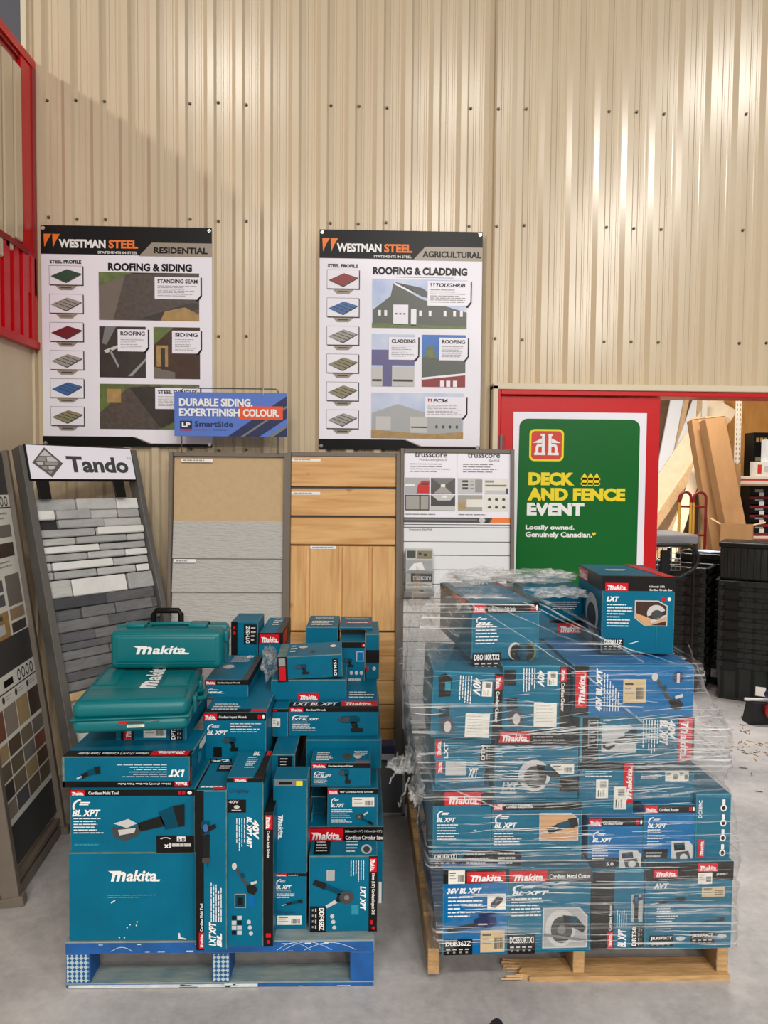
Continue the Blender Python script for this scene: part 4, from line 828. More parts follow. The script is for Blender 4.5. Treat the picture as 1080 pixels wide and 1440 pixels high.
# the two moulded cases
def case(name, label, px, top, bot, z, Y, depth, yaw, lay):
    a, b_ = P(px[0],bot,Y), P(px[1],bot,Y); W_ = b_.x-a.x; H_ = P(sum(px)/2,top,Y).z - z
    r = thing('tool_case', label, 'tool case', ((a.x+b_.x)/2,Y,z), (0,0,R(yaw)), 'moulded teal tool cases'); parts = {}
    w2 = W_/2
    if lay == 'flat':
        b = MB(); b.rbox(-w2,w2,0,depth,0,H_*.48,.022,'case_teal'); b.build('lower_shell', r)
        b = MB(); b.rbox(-w2,w2,0,depth,H_*.44,H_,.026,'case_teal')
        b.rbox(-w2+.015,w2-.015,.02,depth*.3,H_*.9,H_+.004,.012,'case_teal'); b.rbox(w2-.12,w2-.02,depth*.32,depth*.72,H_*.9,H_+.005,.014,'case_teal'); b.rbox(-w2+.02,-w2+.1,depth*.4,depth*.9,H_*.9,H_+.004,.014,'case_teal'); b.build('lid', r)
        b = MB(); b.rbox(-w2-.003,w2+.003,-.003,depth+.003,H_*.43,H_*.49,.003,'case_teal',2); b.build('seam_rim', r)
        for y in (depth*.3,depth*.7): b = MB(); b.rbox(w2-.002,w2+.012,y-.03,y+.03,H_*.2,H_*.75,.004,'case_teal',2); b.build('latch', r)
        b = MB(); b.tube([(w2,depth*.4,H_*.45),(w2+.03,depth*.41,H_*.45),(w2+.03,depth*.59,H_*.45),(w2,depth*.6,H_*.45)],.009,'case_teal',8); b.build('handle', r)
        p = Pen(Vector((-w2,depth,H_)), Vector((W_/100,0,0)), Vector((0,-depth/100,0)), Vector((0,0,1)), parts, 'brand_logo'); p.O.z += .0012
        p.sub(50,5,66,78,90).makita(0,0,100,100,'white',3)
        p = Pen(Vector((-w2,-.0003,H_)), Vector((W_/100,0,0)), Vector((0,0,-H_/100)), Vector((0,-1,0)), parts, 'front_label')
        p.rect(40,62,74,76,'case_teal',3); p.rect(40,64,62,70,'dark_grey',4); p.on('front_label').rect(40,64,47,70,'red',5); p.rect(47,73,62,82,'paper',5); p.lines(48,75,60,80,2,'print_grey',6,.5); p.poly([(60,65),(74,60),(75,62),(62,68)],'mid_grey',5)
    else:
        b = MB(); b.rbox(-w2,w2,0,depth*.52,0,H_-.004,.024,'case_teal'); b.rbox(-w2+.02,w2-.02,-.003,.02,H_*.16,H_*.86,.012,'case_teal'); b.build('lower_shell', r)
        b = MB(); b.rbox(-w2,w2,depth*.5,depth,0,H_-.002,.024,'case_teal'); b.build('lid', r)
        b = MB(); b.rbox(-w2-.003,w2+.003,depth*.49,depth*.54,-.0,H_,.003,'case_teal',2); b.build('seam_rim', r)
        for x in (-w2*.62,w2*.5):
            b = MB(); b.rbox(x-.035,x+.035,depth*.3,depth*.68,H_-.006,H_+.01,.004,'case_teal',2); b.cyl((x-.04,depth*.56,H_+.006),(x+.04,depth*.56,H_+.006),.004,'black',8); b.build('latch', r)
        b = MB(); b.tube([(-.08,depth*.45,H_-.004),(-.075,depth*.45,H_+.008),(.075,depth*.45,H_+.008),(.08,depth*.45,H_-.004)],.007,'case_teal',8); b.build('handle', r)
        b = MB(); b.rbox(w2-.004,w2+.014,depth*.25,depth*.6,H_*.62,H_*.9,.005,'case_teal',2); b.build('hinge', r)
        p = Pen(Vector((-w2,-.0036,H_)), Vector((W_/100,0,0)), Vector((0,0,-H_/100)), Vector((0,-1,0)), parts, 'brand_logo'); p.makita(21,38,71,60,'white',2)
        p = p.on('moulded_line'); p.O = p.O + Vector((0,.003,0))
        b = MB(); b.tube([(-w2+.03,-.001,H_*.16),(w2-.03,-.001,H_*.16)],.0022,'case_teal',6); b.tube([(-w2+.02,.004,H_*.9),(w2-.02,.004,H_*.9)],.003,'case_teal',6); b.build('moulded_rib', r)
    build_parts(parts, r)
    return z+H_
TOP['c1'] = case('c1','flat moulded teal tool case lying above the upside down box',(103,264),986,1026,TOP['a4']+.001,2.42,.50,7,'flat')
TOP['c2'] = case('c2','long moulded teal tool case with two latches, topmost of the left stack',(155,312),886,944,TOP['c1']+.0055,Pz(230,944,TOP['c1']).y,.2,1.5,'tall')
# narrow upright boxes
c = K('b1','tall narrow box with a driver picture beside the plain teal box',(276,319),1112,1336,on='LP',depth=.235); f = c.face()
f.on('header_band').rect(276,1112,287,1336,'black',1); f.on('brand_logo').sub(280,1311,287,1334,90).rect(0,0,100,100,'red',2); f.on('brand_logo').sub(280,1311,287,1334,90).makita(6,26,94,80,'white',3); f.on('printed_text').sub(281,1270,286,1309,90).tb('Cordless Multi Tool',0,10,100,90,'white',2)
f.photo('driver',279,1154,306,1212); q = f.on('printed_text').sub(296,1240,314,1296,90); q.lines(0,4,100,100,5,'white',2,.35,seed=3); f.on('printed_text').sub(294,1296,304,1330,90).tb('LXT XPT',0,0,100,100,'white',2,.05,.25); f.on('printed_text').sub(305,1312,312,1332,90).tb('BL',0,0,100,100,'white',2,.05,.25)
t = c.face('T'); t.on('printed_text').lines(10,86,92,98,1,'white',2,.4); t.on('brand_logo').rect(55,90,92,98,'red',3); t.on('model_label').rect(34,6,90,34,'black',2); t.on('model_label').lines(40,14,84,30,2,'light_grey',3); c.done()
c = K('b2','tall box with an angle tool picture and handwriting near its top',(319,370),1094,1332,on='LP',depth=.235,yaw=0); f = c.face()
f.on('header_band').rect(319,1094,370,1100,'black',1); f.logo(329,1094,348,1099); f.on('handwriting').tb('Display',323,1109,351,1116,'navy',2,0); f.on('model_label').rect(320,1124,346,1142,'black',2); f.on('model_label').tb('40V',322,1125,336,1129,'light_grey',3); f.on('model_label').disc(333,1134,4,2.5,'light_grey',3,12); f.on('model_label').lines(326,1138,340,1141,1,'light_grey',3)
f.on('printed_text').sub(347,1148,354,1192,-90).tb('BL XPT ABT',0,0,100,100,'white',2,.05,.25); f.on('printed_text').sub(355,1152,364,1180,-90).tb('40V',0,0,100,100,'white',2,.05,.25); f.on('printed_text').sub(330,1150,345,1200,-90).lines(0,4,100,100,4,'white',2,.3,seed=6)
f.photo('trimmer',326,1212,364,1258); f.on('product_picture').rect(330,1256,346,1276,'print_grey',2); f.on('product_picture').rect(331,1257,345,1275,'teal_dark',3); f.on('product_picture').rect(334,1261,342,1272,'black',4); f.one('product_picture').rect(348,1258,358,1274,'blue',2)
g = f.on('pictogram_label')
for k in range(8): g.rect(326+(k%2)*7.5,1287+(k//2)*7,332.5+(k%2)*7.5,1293+(k//2)*7,'light_grey' if k%3 else 'black',2)
for k in range(3): g.disc(350+k*1.5,1296+k*8,3,3.2,'light_grey',2,10)
t = c.face('T'); t.on('printed_text').lines(36,26,70,70,6,'white',2,.35,seed=2); t.on('header_band').poly([(82,0),(100,0),(100,100),(72,100),(78,60)],'black',1); t.on('brand_logo').rect(86,2,98,20,'red',2); t.on('printed_text').tb('BL',48,4,68,20,'white',2,.04); r = c.face('R'); r.on('header_band').rect(0,0,30,4,'black',1); c.done()
c = K('b3','slim upright box showing only its black printed edge and red logo',(371,384),1143,1331,on='LP',depth=.17,yaw=0); f = c.face()
f.on('header_band').rect(371,1143,384,1331,'black',1); f.logo(372.5,1146,383,1166,-90); f.on('printed_text').sub(374,1168,379,1206,-90).tb('Cordless Angle Grinder',0,0,100,100,'white',2); f.on('printed_text').rect(374,1312,381,1318,'red',2); f.on('printed_text').disc(377.5,1324,2.4,2.6,'red',2,10); c.face('T').on('header_band').rect(0,0,100,100,'black',1); c.done()
c = K('b5','small tool box with handwriting, lowest beside the slim black-edged box',(385,431),1228,1307,on='LP',depth=.113); f = c.face()
f.header(385,1228,431,1232,'Cordless Drill',40,tw=30,icons=False); f.swoosh(388,1235,410,1250,'40V BL XPT'); f.on('printed_text').lines(389,1251,416,1264,5,'white',2,.3,seed=9); f.photo('recip',396,1262,426,1276); f.on('handwriting').tb('Display',390,1280,416,1286,'navy',2,0); f.sticker(390,1287,424,1300); c.done()
c = K('b4','upright plain teal box with white lettering turned sideways',(384,432),1096,1228,on='b5',depth=.113); f = c.face()
f.on('brand_logo').sub(391,1145,398,1180,-90).makita(0,0,100,100,'white',2); f.on('header_band').rect(386,1097,424,1105,'mid_grey',1); f.on('header_band').rect(392,1099,410,1103,'black',2); f.on('price_dot').rect(416,1098,425,1105,'yellow',2); c.done()
c = K('b6','blue topped box with a black label, behind the sideways lettered box',(382,415),1061,1090,z=.1605,Y=2.62,depth=.55); f = c.face()
f.on('model_label').rect(391,1063,411,1080,'black',2); f.on('model_label').lines(394,1066,408,1078,3,'light_grey',3); f.on('header_band').rect(391,1080,413,1083,'red',2); r = c.face('R'); r.on('header_band').rect(0,0,100,20,'black',1); c.face('T').on('scuff_marks').disc(34,34,7,8,'light_grey',2,10); c.done()
# right column
c = K('d1','box with an angle drill picture lying along the front right of the pallet',(434,530),1204,1310,on='LP',depth=.11); f = c.face()
f.on('header_band').rect(518,1204,530,1310,'black',1); f.logo(519,1206,529,1226,-90); f.on('printed_text').sub(521,1228,527,1286,-90).tb('18mm (1/2") Cordless Impact Drill',0,0,100,100,'white',2); f.on('printed_text').rect(521,1294,524,1300,'red',2); f.on('printed_text').disc(525,1305,2.4,2.4,'red',2,10)
f.photo('grinder',438,1236,498,1278,180); f.on('product_picture').frame(459,1223,470,1238,1,'light_grey',2); f.on('product_picture').rect(460,1224,469,1237,'photo_grey',3); f.on('printed_text').sub(490,1210,512,1240,-90).lines(0,4,100,100,6,'white',2,.3,seed=12); f.on('printed_text').sub(506,1246,514,1280,-90).tb('LXT XPT',0,0,100,100,'white',2,.05,.25); f.model(436,1274,458,1310,'DDF458Z',-90)
for k in range(3): f.on('pictogram_label').disc(467+k*1.5,1288+k*8,3,3,'light_grey',2,10)
f.on('product_picture').rect(494,1272,504,1286,'teal_light',2)
t = c.face('T'); t.on('model_label').rect(6,4,30,90,'black',2); t.on('model_label').lines(9,12,26,84,4,'light_grey',3); t.on('printed_text').lines(54,8,72,90,4,'white',2,.3); t.on('product_picture').disc(84,60,8,30,'light_grey',2); t.on('product_picture').disc(84,62,5,20,'dark_grey',3); c.done()
c = K('d2','circular saw box whose black and red top strip shows behind the angle drill box',(432,538),1163,1310,z=.1605,Y=2.59,depth=.55); f = c.face()
f.header(432,1163,538,1183,'Cordless Circular Saw',47,icons=False,tw=50,tsz=(58,88)); f.on('printed_text').tb('260mm(7-1/4") 165mm(6-1/2")',484,1167,536,1171,'light_grey',2); f.on('barcode_sticker').rect(532,1240,536,1270,'paper',2); c.done()
c = K('d3','tool box with a white barcode sticker, above the circular saw strip',(460,531),1109,1163,on='d2',depth=.5); f = c.face()
f.header(460,1109,531,1117,'40V Cordless Angle Grinder',22,icons=False,tw=66); f.swoosh(465,1121,484,1135,'40V BL XPT'); f.on('printed_text').lines(466,1138,496,1158,7,'white',2,.3,seed=1); f.sticker(495,1121,526,1134); f.photo('grinder',500,1140,526,1160); c.done()
c = K('d3b','open-sided box coloured dark for the shaded gap, with teal flap, left of the barcode stickered box',(437,458),1120,1163,z=TOP['d2'],Y=2.70,depth=.3,m='teal_dark'); f = c.face(); b_ = MB(); b_.box(-c.W/2+.008,-c.W/2+.011,-.07,0,0,c.H*.5,'teal_light'); b_.build('flap', c.root); c.done()  # darker teal paints in the shade of the gap
c = K('d4','box with a handheld tool picture, set in front of the taller plain box',(437,521),1073,1107,on='d3',depth=.14); f = c.face()
f.header(437,1073,521,1080,'Cordless Impact Driver',26,icons=False,tw=42); f.swoosh(441,1084,466,1092,'LXT BL XPT'); f.on('printed_text').lines(441,1093,466,1104,5,'white',2,.3,seed=21); f.photo('drill',476,1078,494,1102)
t = c.face('T'); t.on('printed_text').lines(8,30,36,90,5,'white',2,.4,seed=2); t.on('product_picture').disc(60,56,8,22,'dark_grey',2); t.on('product_picture').disc(78,50,7,22,'light_grey',2); t.on('printed_text').lines(72,20,96,60,3,'white',2,.3); t.on('brand_logo').rect(74,88,98,98,'red',2); c.done()
c = K('d5','taller plain teal box standing behind the handheld tool box',(430,536),1052,1107,z=TOP['d3'],Y=2.77,depth=.62,H=TOP['b6']-TOP['d3']); f = c.face(); t = c.face('T'); t.on('printed_text').lines(10,90,34,98,1,'white',2,.4); c.done()
c = K('d6','long drill box with a black strip and red logo across its top edge',(406,532),994,1035,on='d5',depth=.58); f = c.face()
f.header(406,994,532,1001,'Cordless Wrench',16,icons=False,tw=22); f.swoosh(410,1005,448,1013,'LXT BL XPT'); f.on('printed_text').lines(411,1015,444,1029,5,'white',2,.28,seed=14); f.photo('drill',474,1002,512,1030)
t = c.face('T'); t.on('header_band').rect(0,90,100,100,'black',1); t.on('brand_logo').rect(58,88,99,99,'red',2); t.on('brand_logo').makita(62,91,94,98,'white',3); t.on('printed_text').tb('LXT BL XPT',4,91,54,98,'white',2,.04,.2); t.on('printed_text').lines(66,66,98,84,3,'white',2,.3); c.done()
c = K('d7','small teal box with a white sticker, left of the long drill box',(383,405),997,1036,z=TOP['b6'],Y=2.80,depth=.3); f = c.face(); f.on('header_band').rect(383,997,405,1001,'black',1); f.on('brand_logo').rect(384,998,390,1000,'red',2); f.sticker(383,1010,394,1022); c.done()
c = K('d8','plain teal box with one red logo, under the tilted box',(381,487),956,988,on='d6',Y=2.90,depth=.22,yaw=1); f = c.face(); f.logo(419,974,448,985); c.done()
c = K('d9','tilted teal box with drill picture and black end, lying on the plain box',(391,482),922,957,z=TOP['d8']+.006,Y=2.90,depth=.23,yaw=2,roll=-2.5); f = c.face()
f.on('header_band').rect(391,922,405,957,'black',1); f.on('brand_logo').sub(393,936,402,955,90).rect(0,0,100,100,'red',2); f.on('printed_text').sub(393,924,402,935,90).rect(0,0,100,100,'print_grey',2); f.photo('drill',414,931,436,948); f.on('model_label').rect(468,928,476,953,'black',2); f.on('model_label').sub(470,930,474,951,90).tb('DTM51',0,0,100,100,'white',3)
t = c.face('T'); t.on('printed_text').lines(18,20,28,80,3,'white',2,.4); t.on('product_picture').disc(38,34,7,10,'light_grey',2); t.on('product_picture').disc(54,70,4,10,'dark_grey',2); t.on('product_picture').disc(86,36,5,10,'paper',2); t.on('header_band').rect(0,0,14,100,'worn',1); c.done()
c = K('d10','upright box with black top strip and red icons behind the tilted box',(477,513),903,961,on='d6',Y=3.17,depth=.40); f = c.face()
f.header(477,903,513,911,'',2,icons=True); f.photo('drill',481,924,498,938); f.on('product_picture').frame(501,916,511,930,1,'light_grey',2); f.on('product_picture').rect(502,917,510,929,'blue',3)
for k in range(3): f.on('pictogram_label').disc(494+k*7,946,2.4,3,'light_grey',2,10)
f.on('pictogram_label').lines(490,954,512,960,1,'light_grey',2,.6); c.done()
c = K('d11','dark sided box with a black strip, farthest right of the upper blue pallet pile',(514,533),892,962,z=TOP['d6'],Y=3.20,depth=.30); f = c.face(); f.on('header_band').rect(514,914,533,932,'black',1); f.on('printed_text').rect(515,937,518,943,'red',2); f.on('printed_text').disc(526,940,2.6,3,'light_grey',2,10); c.done()
c = K('d12','left one of two flat boxes on top behind the tilted box',(430,475),882,940,z=TOP['d6']+.0,Y=3.30,depth=.28); t = c.face('T'); t.on('printed_text').lines(20,16,84,36,2,'light_grey',2,.6); t.on('printed_text').lines(14,50,90,92,3,'paper',2,.4,seed=4); c.done()
c = K('d13','right one of two flat boxes on top, with a red strip on its lid',(477,524),882,893,z=max(TOP['d10'],TOP['d11'])+.0,Y=3.29,depth=.26); t = c.face('T'); t.on('printed_text').lines(14,18,90,40,2,'light_grey',2,.4); t.on('brand_logo').rect(20,58,94,72,'red',2); t.on('printed_text').lines(24,60,90,70,1,'white',3,.5); c.done()
# second column from the left, further back
c = K('e1','box with a wrench picture and black strip, behind the tall narrow boxes',(286,374),1002,1075,z=.1605,Y=2.64,depth=1.0); f = c.face()
f.header(286,1002,374,1013,'Cordless Impact Wrench',22,tw=44); f.swoosh(291,1017,320,1033,'40V BL XPT'); f.on('printed_text').lines(324,1017,372,1032,4,'white',2,.25,seed=31); f.photo('drill',312,1032,336,1056); f.model(295,1066,326,1076,'x2'); f.on('product_picture').rect(300,1050,312,1064,'black',2)
t = c.face('T'); t.on('printed_text').lines(10,90,60,99,3,'white',2,.3); t.on('brand_logo').rect(76,96.5,98,99.5,'red',2); t.on('header_band').rect(0,96,74,99.8,'black',1); c.done()
c = K('e2','long low box with a black front strip, lying on the wrench picture box',(288,349),956,981,on='e1',depth=.40); f = c.face()
f.header(288,956,349,963,'Cordless Impact Wrench',26,icons=False,tw=52); f.swoosh(291,968,316,975,'40V BL'); c.face('R').on('header_band').rect(0,0,100,40,'black',1)
t = c.face('T'); t.on('printed_text').lines(30,6,80,34,8,'white',2,.35,seed=3); t.on('product_picture').disc(34,52,14,8,'light_grey',2); t.on('header_band').rect(86,0,100,100,'dark_grey',1); t.on('printed_text').tb('40V',62,4,82,16,'white',3,.04); c.done()
c = K('e3','upright box with a black label on blue, left one behind the long low box',(325,363),874,930,on='e1',Y=3.26,depth=.2); f = c.face()
f.on('header_band').rect(325,874,334,930,'black',1); f.on('printed_text').rect(328,881,331,885,'red',2); f.on('printed_text').disc(329.5,890,2,2.4,'red',2,10); f.on('model_label').rect(343,878,361,906,'black',2); f.on('model_label').sub(346,880,351,904,90).tb('DTM51Z',0,0,100,100,'white',3); f.on('model_label').lines(353,882,360,904,4,'light_grey',3); c.done()
c = K('e4','box with a bold red logo on black, right one behind the long low box',(364,397),890,930,on='e1',Y=3.24,depth=.36); f = c.face()
f.on('header_band').rect(364,890,397,906,'black',1); f.logo(365,892,393,905); f.photo('drill',368,910,392,926); t = c.face('T'); t.on('printed_text').lines(34,10,74,60,4,'white',2,.35); t.on('header_band').rect(74,0,100,100,'dark_grey',1); r = c.face('R'); r.on('header_band').rect(0,0,100,50,'black',1); r.on('brand_logo').rect(4,5,50,40,'red',2); c.done()
# crumpled film ball between the boxes
def crumple(name, label, loc, rad, seed, m='film_crumple', group=None, parent=None, cat='plastic film'):
    bm = bmesh.new(); bmesh.ops.create_icosphere(bm, subdivisions=4, radius=1)
    for v in bm.verts:
        n = noise.noise(v.co*2.3+Vector((seed,0,0)))*.5 + abs(noise.noise(v.co*6+Vector((0,seed,0))))*.45
        v.co = Vector((v.co.x*rad[0],v.co.y*rad[1],v.co.z*rad[2]))*(.75+n)
    bm.verts.index_update(); b = MB(); b.add([v.co.copy() for v in bm.verts],[[v.index for v in f.verts] for f in bm.faces],m,False); bm.free()
    o = b.build(name, parent, loc)
    if label: tag(o,label,cat,group)
    return o
p = P(378,944,3.0); crumple('crumpled_film', 'crumpled clear plastic film stuffed between boxes beside the tilted box', (p.x,3.02,TOP['e1']+.085), (.035,.07,.07), 3)
# black trolley handle behind the pile
a = P(213,855,3.66); b_ = P(258,855,3.66)
tr = thing('hand_truck', 'black tube handle of a hand truck standing behind the green tool cases', 'hand truck', ((a.x+b_.x)/2,3.66,0)); hw = (b_.x-a.x)/2-.012
b = MB(); b.tube([(-hw,0,.12),(-hw,0,a.z-.03),(-hw+.012,0,a.z-.012),(hw-.012,0,a.z-.012),(hw,0,a.z-.03),(hw,0,.12)],.014,'black',12); b.build('handle_frame', tr)
b = MB(); b.cbox(-hw-.05,hw+.05,-.07,.02,.0,.012,.002,'black'); b.cbox(-hw-.01,hw+.01,-.012,.012,.012,.2,.002,'black'); b.build('toe_plate', tr)
for x in (-hw-.05,hw+.02): b = MB(); b.cyl((x,.06,.06),(x+.03,.06,.06),.06,'black_plastic',20); b.build('wheel', tr)
# ------------------------------------------------------------------ right hand pallet
xl, xr = pallet_origin(601,1023,2.405); PW = xr-xl; PD = 1.2
wp = thing('stringer_pallet', 'bare wooden pallet with a splintered front board under the film wrapped boxes', 'pallet', (xl,2.40,0))
def splinter(mb, x0, x1, y0, y1, z0, z1, m, ragged, seed):
    rg = random.Random(seed); pts = [(x1,y0),(x1,y1)]; n = 12
    for k in range(n+1):
        y = y1+(y0-y1)*k/n; pts.append((x0 + (rg.uniform(0,.05)+ (.035 if k%2 else 0))*ragged + ragged*.02*k/n*3, y))
    mb.prism(pts, z0, z1, m, 'z')
for k in range(7):
    y = .0+k*(PD-.09)/6
    if k == 0:                                             # lead board split at its left end
        b = MB(); splinter(b, .02, PW, y, y+.09, .107, .124, 'pallet_wood', .25, 4); b.build('deck_board', wp)
    else: b = MB(); b.cbox(0,PW,y,y+.09,.107,.124,.002,'pallet_wood'); b.build('deck_board', wp)
for x in (.0,PW/2-.02,PW-.04): b = MB(); b.cbox(x+.0,x+.04,.004,PD,.018,.107,.002,'pallet_wood_grey',fm={'F':'pallet_wood'}); b.build('stringer', wp)
b = MB(); splinter(b, .245, PW, -.012, .085, .0, .018, 'pallet_wood', 1.0, 9); b.build('broken_base_board', wp)
for y in (.55,PD-.1): b = MB(); b.cbox(0,PW,y,y+.09,.0,.018,.002,'pallet_wood'); b.build('base_board', wp)
b = MB(); rg = random.Random(2)
for k in range(7):
    x = .27+rg.uniform(-.005,.03); y = -.012+rg.uniform(0,.08); b.box(x-.012-rg.uniform(0,.018),x+.05,y,y+.003,.004+rg.uniform(0,.01),.007+rg.uniform(0,.011),'lumber')
b.build('splinters', wp)
TOP['RP'] = .125
GL = 'film wrapped power tool boxes on the wooden pallet'
def Q(*a, **k): k.setdefault('group', GL); k.setdefault('em','teal_light'); return Carton(*a, **k)
c = Q('r1','blower box with a tan sticker at the lower left corner of the wrapped stack',(622,713),1222,1343,on='RP',depth=.5,m='blue',yaw=1.5); f = c.face()
f.on('header_band').rect(622,1222,713,1242,'black',1); f.sticker(629,1223,652,1242); f.logo(655,1226,709,1241); f.on('printed_text').tb('36V BL XPT',627,1248,676,1256,'white',2,.04,.25); f.on('printed_text').lines(629,1260,678,1292,6,'white',2,.36,ends=(.7,.98,.98,.35,.78,.62),seed=5)
f.on('product_picture').rect(684,1257,710,1279,'paper',2); tool(f.on('product_picture').sub(686,1258,708,1278),'accessory',4); f.photo('blower',628,1280,700,1312); f.sticker(675,1308,709,1339,0,'kraft_label'); f.model(624,1320,664,1342,'DUB362Z'); c.done()
c = Q('r2','metal cutter box second from left in the bottom row of the wrapped stack',(714,829),1222,1340,on='RP',depth=.5,yaw=1.5); f = c.face()
f.header(714,1222,829,1240,'Cordless Metal Cutter',46,icons=False,tw=50,tsz=(40,74),m='dark_grey'); f.swoosh(718,1242,770,1258,'BL XPT'); f.on('printed_text').lines(718,1262,766,1290,6,'white',2,.34,seed=15); f.photo('saw',762,1276,825,1333,0,'photo_grey'); f.model(714,1313,752,1340,'DCS553RTX1'); c.done()
c = Q('r3','narrow turned box with black edge, third in the bottom row of the wrapped stack',(831,904),1225,1335,on='RP',depth=.5,yaw=1.5); f = c.face()
f.on('header_band').rect(831,1225,862,1335,'black',1); f.on('brand_logo').sub(853,1310,861,1333,90).rect(0,0,100,100,'red',2); f.on('brand_logo').sub(853,1310,861,1333,90).makita(6,26,94,80,'white',3); f.on('printed_text').sub(855,1272,859,1308,90).tb('Cordless Router',0,0,100,100,'white',2); f.on('printed_text').sub(866,1278,882,1304,90).lines(0,0,100,100,5,'white',2,.35); f.on('printed_text').sub(868,1306,880,1332,90).tb('BL XPT',0,0,100,100,'white',2,.05,.25); f.photo('driver',886,1258,902,1296,0,'photo_grey'); f.model(886,1302,904,1332,'DRT50',90); c.done()
c = Q('r4','wide hammer box on black labels, lower right corner of the wrapped stack',(906,1028),1212,1335,on='RP',depth=.5,yaw=1.5,name='tool_carton'); f = c.face()
f.on('header_band').rect(906,1212,1028,1238,'black',1); f.logo(916,1222,950,1233); f.logo(978,1214,1006,1226); f.on('printed_text').tb('JR3070CT',1004,1228,1020,1232,'white',2); f.sticker(978,1227,998,1243); f.sticker(984,1247,1016,1261,0,'kraft_label'); f.on('printed_text').tb('AVT',916,1241,938,1249,'white',2,.06,.25); f.photo('recip',912,1258,962,1274); f.photo('recip',974,1288,1018,1302)
f.on('printed_text').lines(922,1276,952,1308,9,'white',2,.3,seed=7); f.model(912,1314,946,1330,'JR3070CT'); f.model(970,1311,1004,1328,'JR3070CT'); f.on('pictogram_label').disc(956,1319,7,3,'light_grey',2,14); f.on('pictogram_label').disc(1014,1317,7,3,'light_grey',2,14); c.done()
z2 = max(TOP[k] for k in ('r1','r2','r3','r4'))+.0005
Y2 = 2.375
c = Q('r5','reciprocating saw box with a bold red logo, left end of the second wrapped row',(608,690),1112,1222,z=z2,Y=Y2,depth=.48,yaw=0); f = c.face()
f.on('header_band').rect(608,1112,690,1133,'black',1); f.logo(624,1114,675,1133); f.swoosh(613,1139,640,1156,'BL XPT'); f.on('printed_text').lines(614,1159,646,1183,6,'white',2,.34,seed=2); f.model(609,1199,644,1221,'DJR187RTX1'); f.on('model_label').poly([(646,1221),(646,1210),(660,1195),(690,1195),(690,1221)],'black',1); f.on('model_label').lines(656,1200,688,1218,3,'light_grey',2,.4); f.on('scuff_marks').poly([(664,1168),(669,1166),(669,1168)],'scuff',2); c.done()
c = Q('r6','wide box with a saw photo on tan, second in the second wrapped row',(691,817),1128,1222,z=z2,Y=Y2,depth=.48,yaw=.5); f = c.face()
f.header(691,1128,817,1139,'Cordless Recipro Saw',12,tw=30,icons=False); f.swoosh(694,1143,726,1164,'BL XPT'); f.on('printed_text').lines(694,1167,736,1190,6,'white',2,.34,seed=4); f.photo('recip',757,1143,812,1182,0,'skin_tan'); f.on('model_label').poly([(691,1221),(691,1195),(724,1195),(732,1200),(732,1221)],'black',1); f.on('model_label').lines(700,1198,728,1218,3,'light_grey',2,.4); c.done()
c = Q('r7','box with a blurred white photo, third in the second wrapped row',(826,903),1150,1222,z=z2,Y=Y2+.01,depth=.44,m='blue',yaw=.5); f = c.face()
f.header(826,1150,903,1162,'Cordless Router',24,tw=36); f.swoosh(832,1168,860,1184,'BL XPT'); f.on('printed_text').lines(832,1188,856,1210,6,'white',2,.3,seed=6); f.photo('vac',870,1196,901,1221,0,'light_grey'); f.on('model_label').rect(834,1210,866,1221,'black',1); f.on('model_label').tb('5.0',852,1212,862,1217,'white',3); c.done()
c = Q('r8','blue toned box with a router photo, fourth in the second wrapped row',(904,976),1132,1218,z=z2,Y=Y2+.01,depth=.44,m='blue',yaw=.5); f = c.face()
f.header(904,1132,976,1143,'Cordless Router',26,tw=38); f.swoosh(909,1148,936,1164,'BL XPT'); f.on('printed_text').lines(909,1166,934,1190,6,'white',2,.3,seed=8); f.photo('vac',943,1182,973,1214,0,'light_grey'); f.on('model_label').rect(904,1194,938,1216,'black',1); f.on('model_label').lines(908,1198,934,1212,3,'light_grey',2,.4); c.done()
c = Q('r9','battery charger box with a column of round symbols, right end of the second wrapped row',(977,1026),1117,1216,z=z2,Y=Y2+.012,depth=.40,yaw=.5); f = c.face()
f.on('printed_text').sub(980,1125,985,1150,90).tb('DC18RC',0,0,100,100,'white',2,.02); f.logo(981,1180,989,1206,90); g = f.on('pictogram_label')
for k in range(4): y = 1124+k*21; g.rect(1013,y,1017,y+7,'white',2); g.disc(1015,y+12,4.4,5,'white',2,14); g.disc(1015,y+12,2.6,3,'black',3,10)
c.done()
z3 = max(TOP['r5'],TOP['r6'])+.0005
c = Q('s1','small box with a pale label, lower of two under the tilted wrapped box',(612,681),1069,1112,z=TOP['r5']+.0005,Y=2.41,depth=.4); f = c.face()
f.logo(613,1070,622,1088,90); f.sticker(626,1070,655,1090,0,'light_grey',False); f.on('printed_text').tb('XPT',658,1080,672,1092,'white',2,.04,.25); c.done()
c = Q('s2','small box with a black model label, upper of two under the tilted wrapped box',(611,690),1040,1069,on='s1',Y=2.41,depth=.4); f = c.face()
f.logo(612,1041,621,1064,90); f.on('printed_text').sub(624,1044,630,1066,90).tb('LXT',0,0,100,100,'white',2,.04); f.model(675,1046,690,1070,'DTM',90); c.done()
c = Q('s3','circular saw box with a big blade picture in the middle of the wrapped stack',(695,812),1027,1128,z=TOP['r6']+.0005,Y=2.40,depth=.44); f = c.face()
f.on('header_band').rect(695,1027,812,1048,'black',1); f.logo(700,1029,744,1044); f.on('printed_text').lines(748,1031,792,1044,3,'light_grey',2,.35); f.photo('saw',724,1066,790,1114); f.on('printed_text').tb('LXT',705,1099,728,1111,'light_grey',2,.06,.25); f.on('printed_text').lines(703,1113,730,1118,1,'light_grey',2,.5); f.sticker(773,1074,806,1088); f.on('band').rect(786,1092,812,1114,'black',2); c.done()
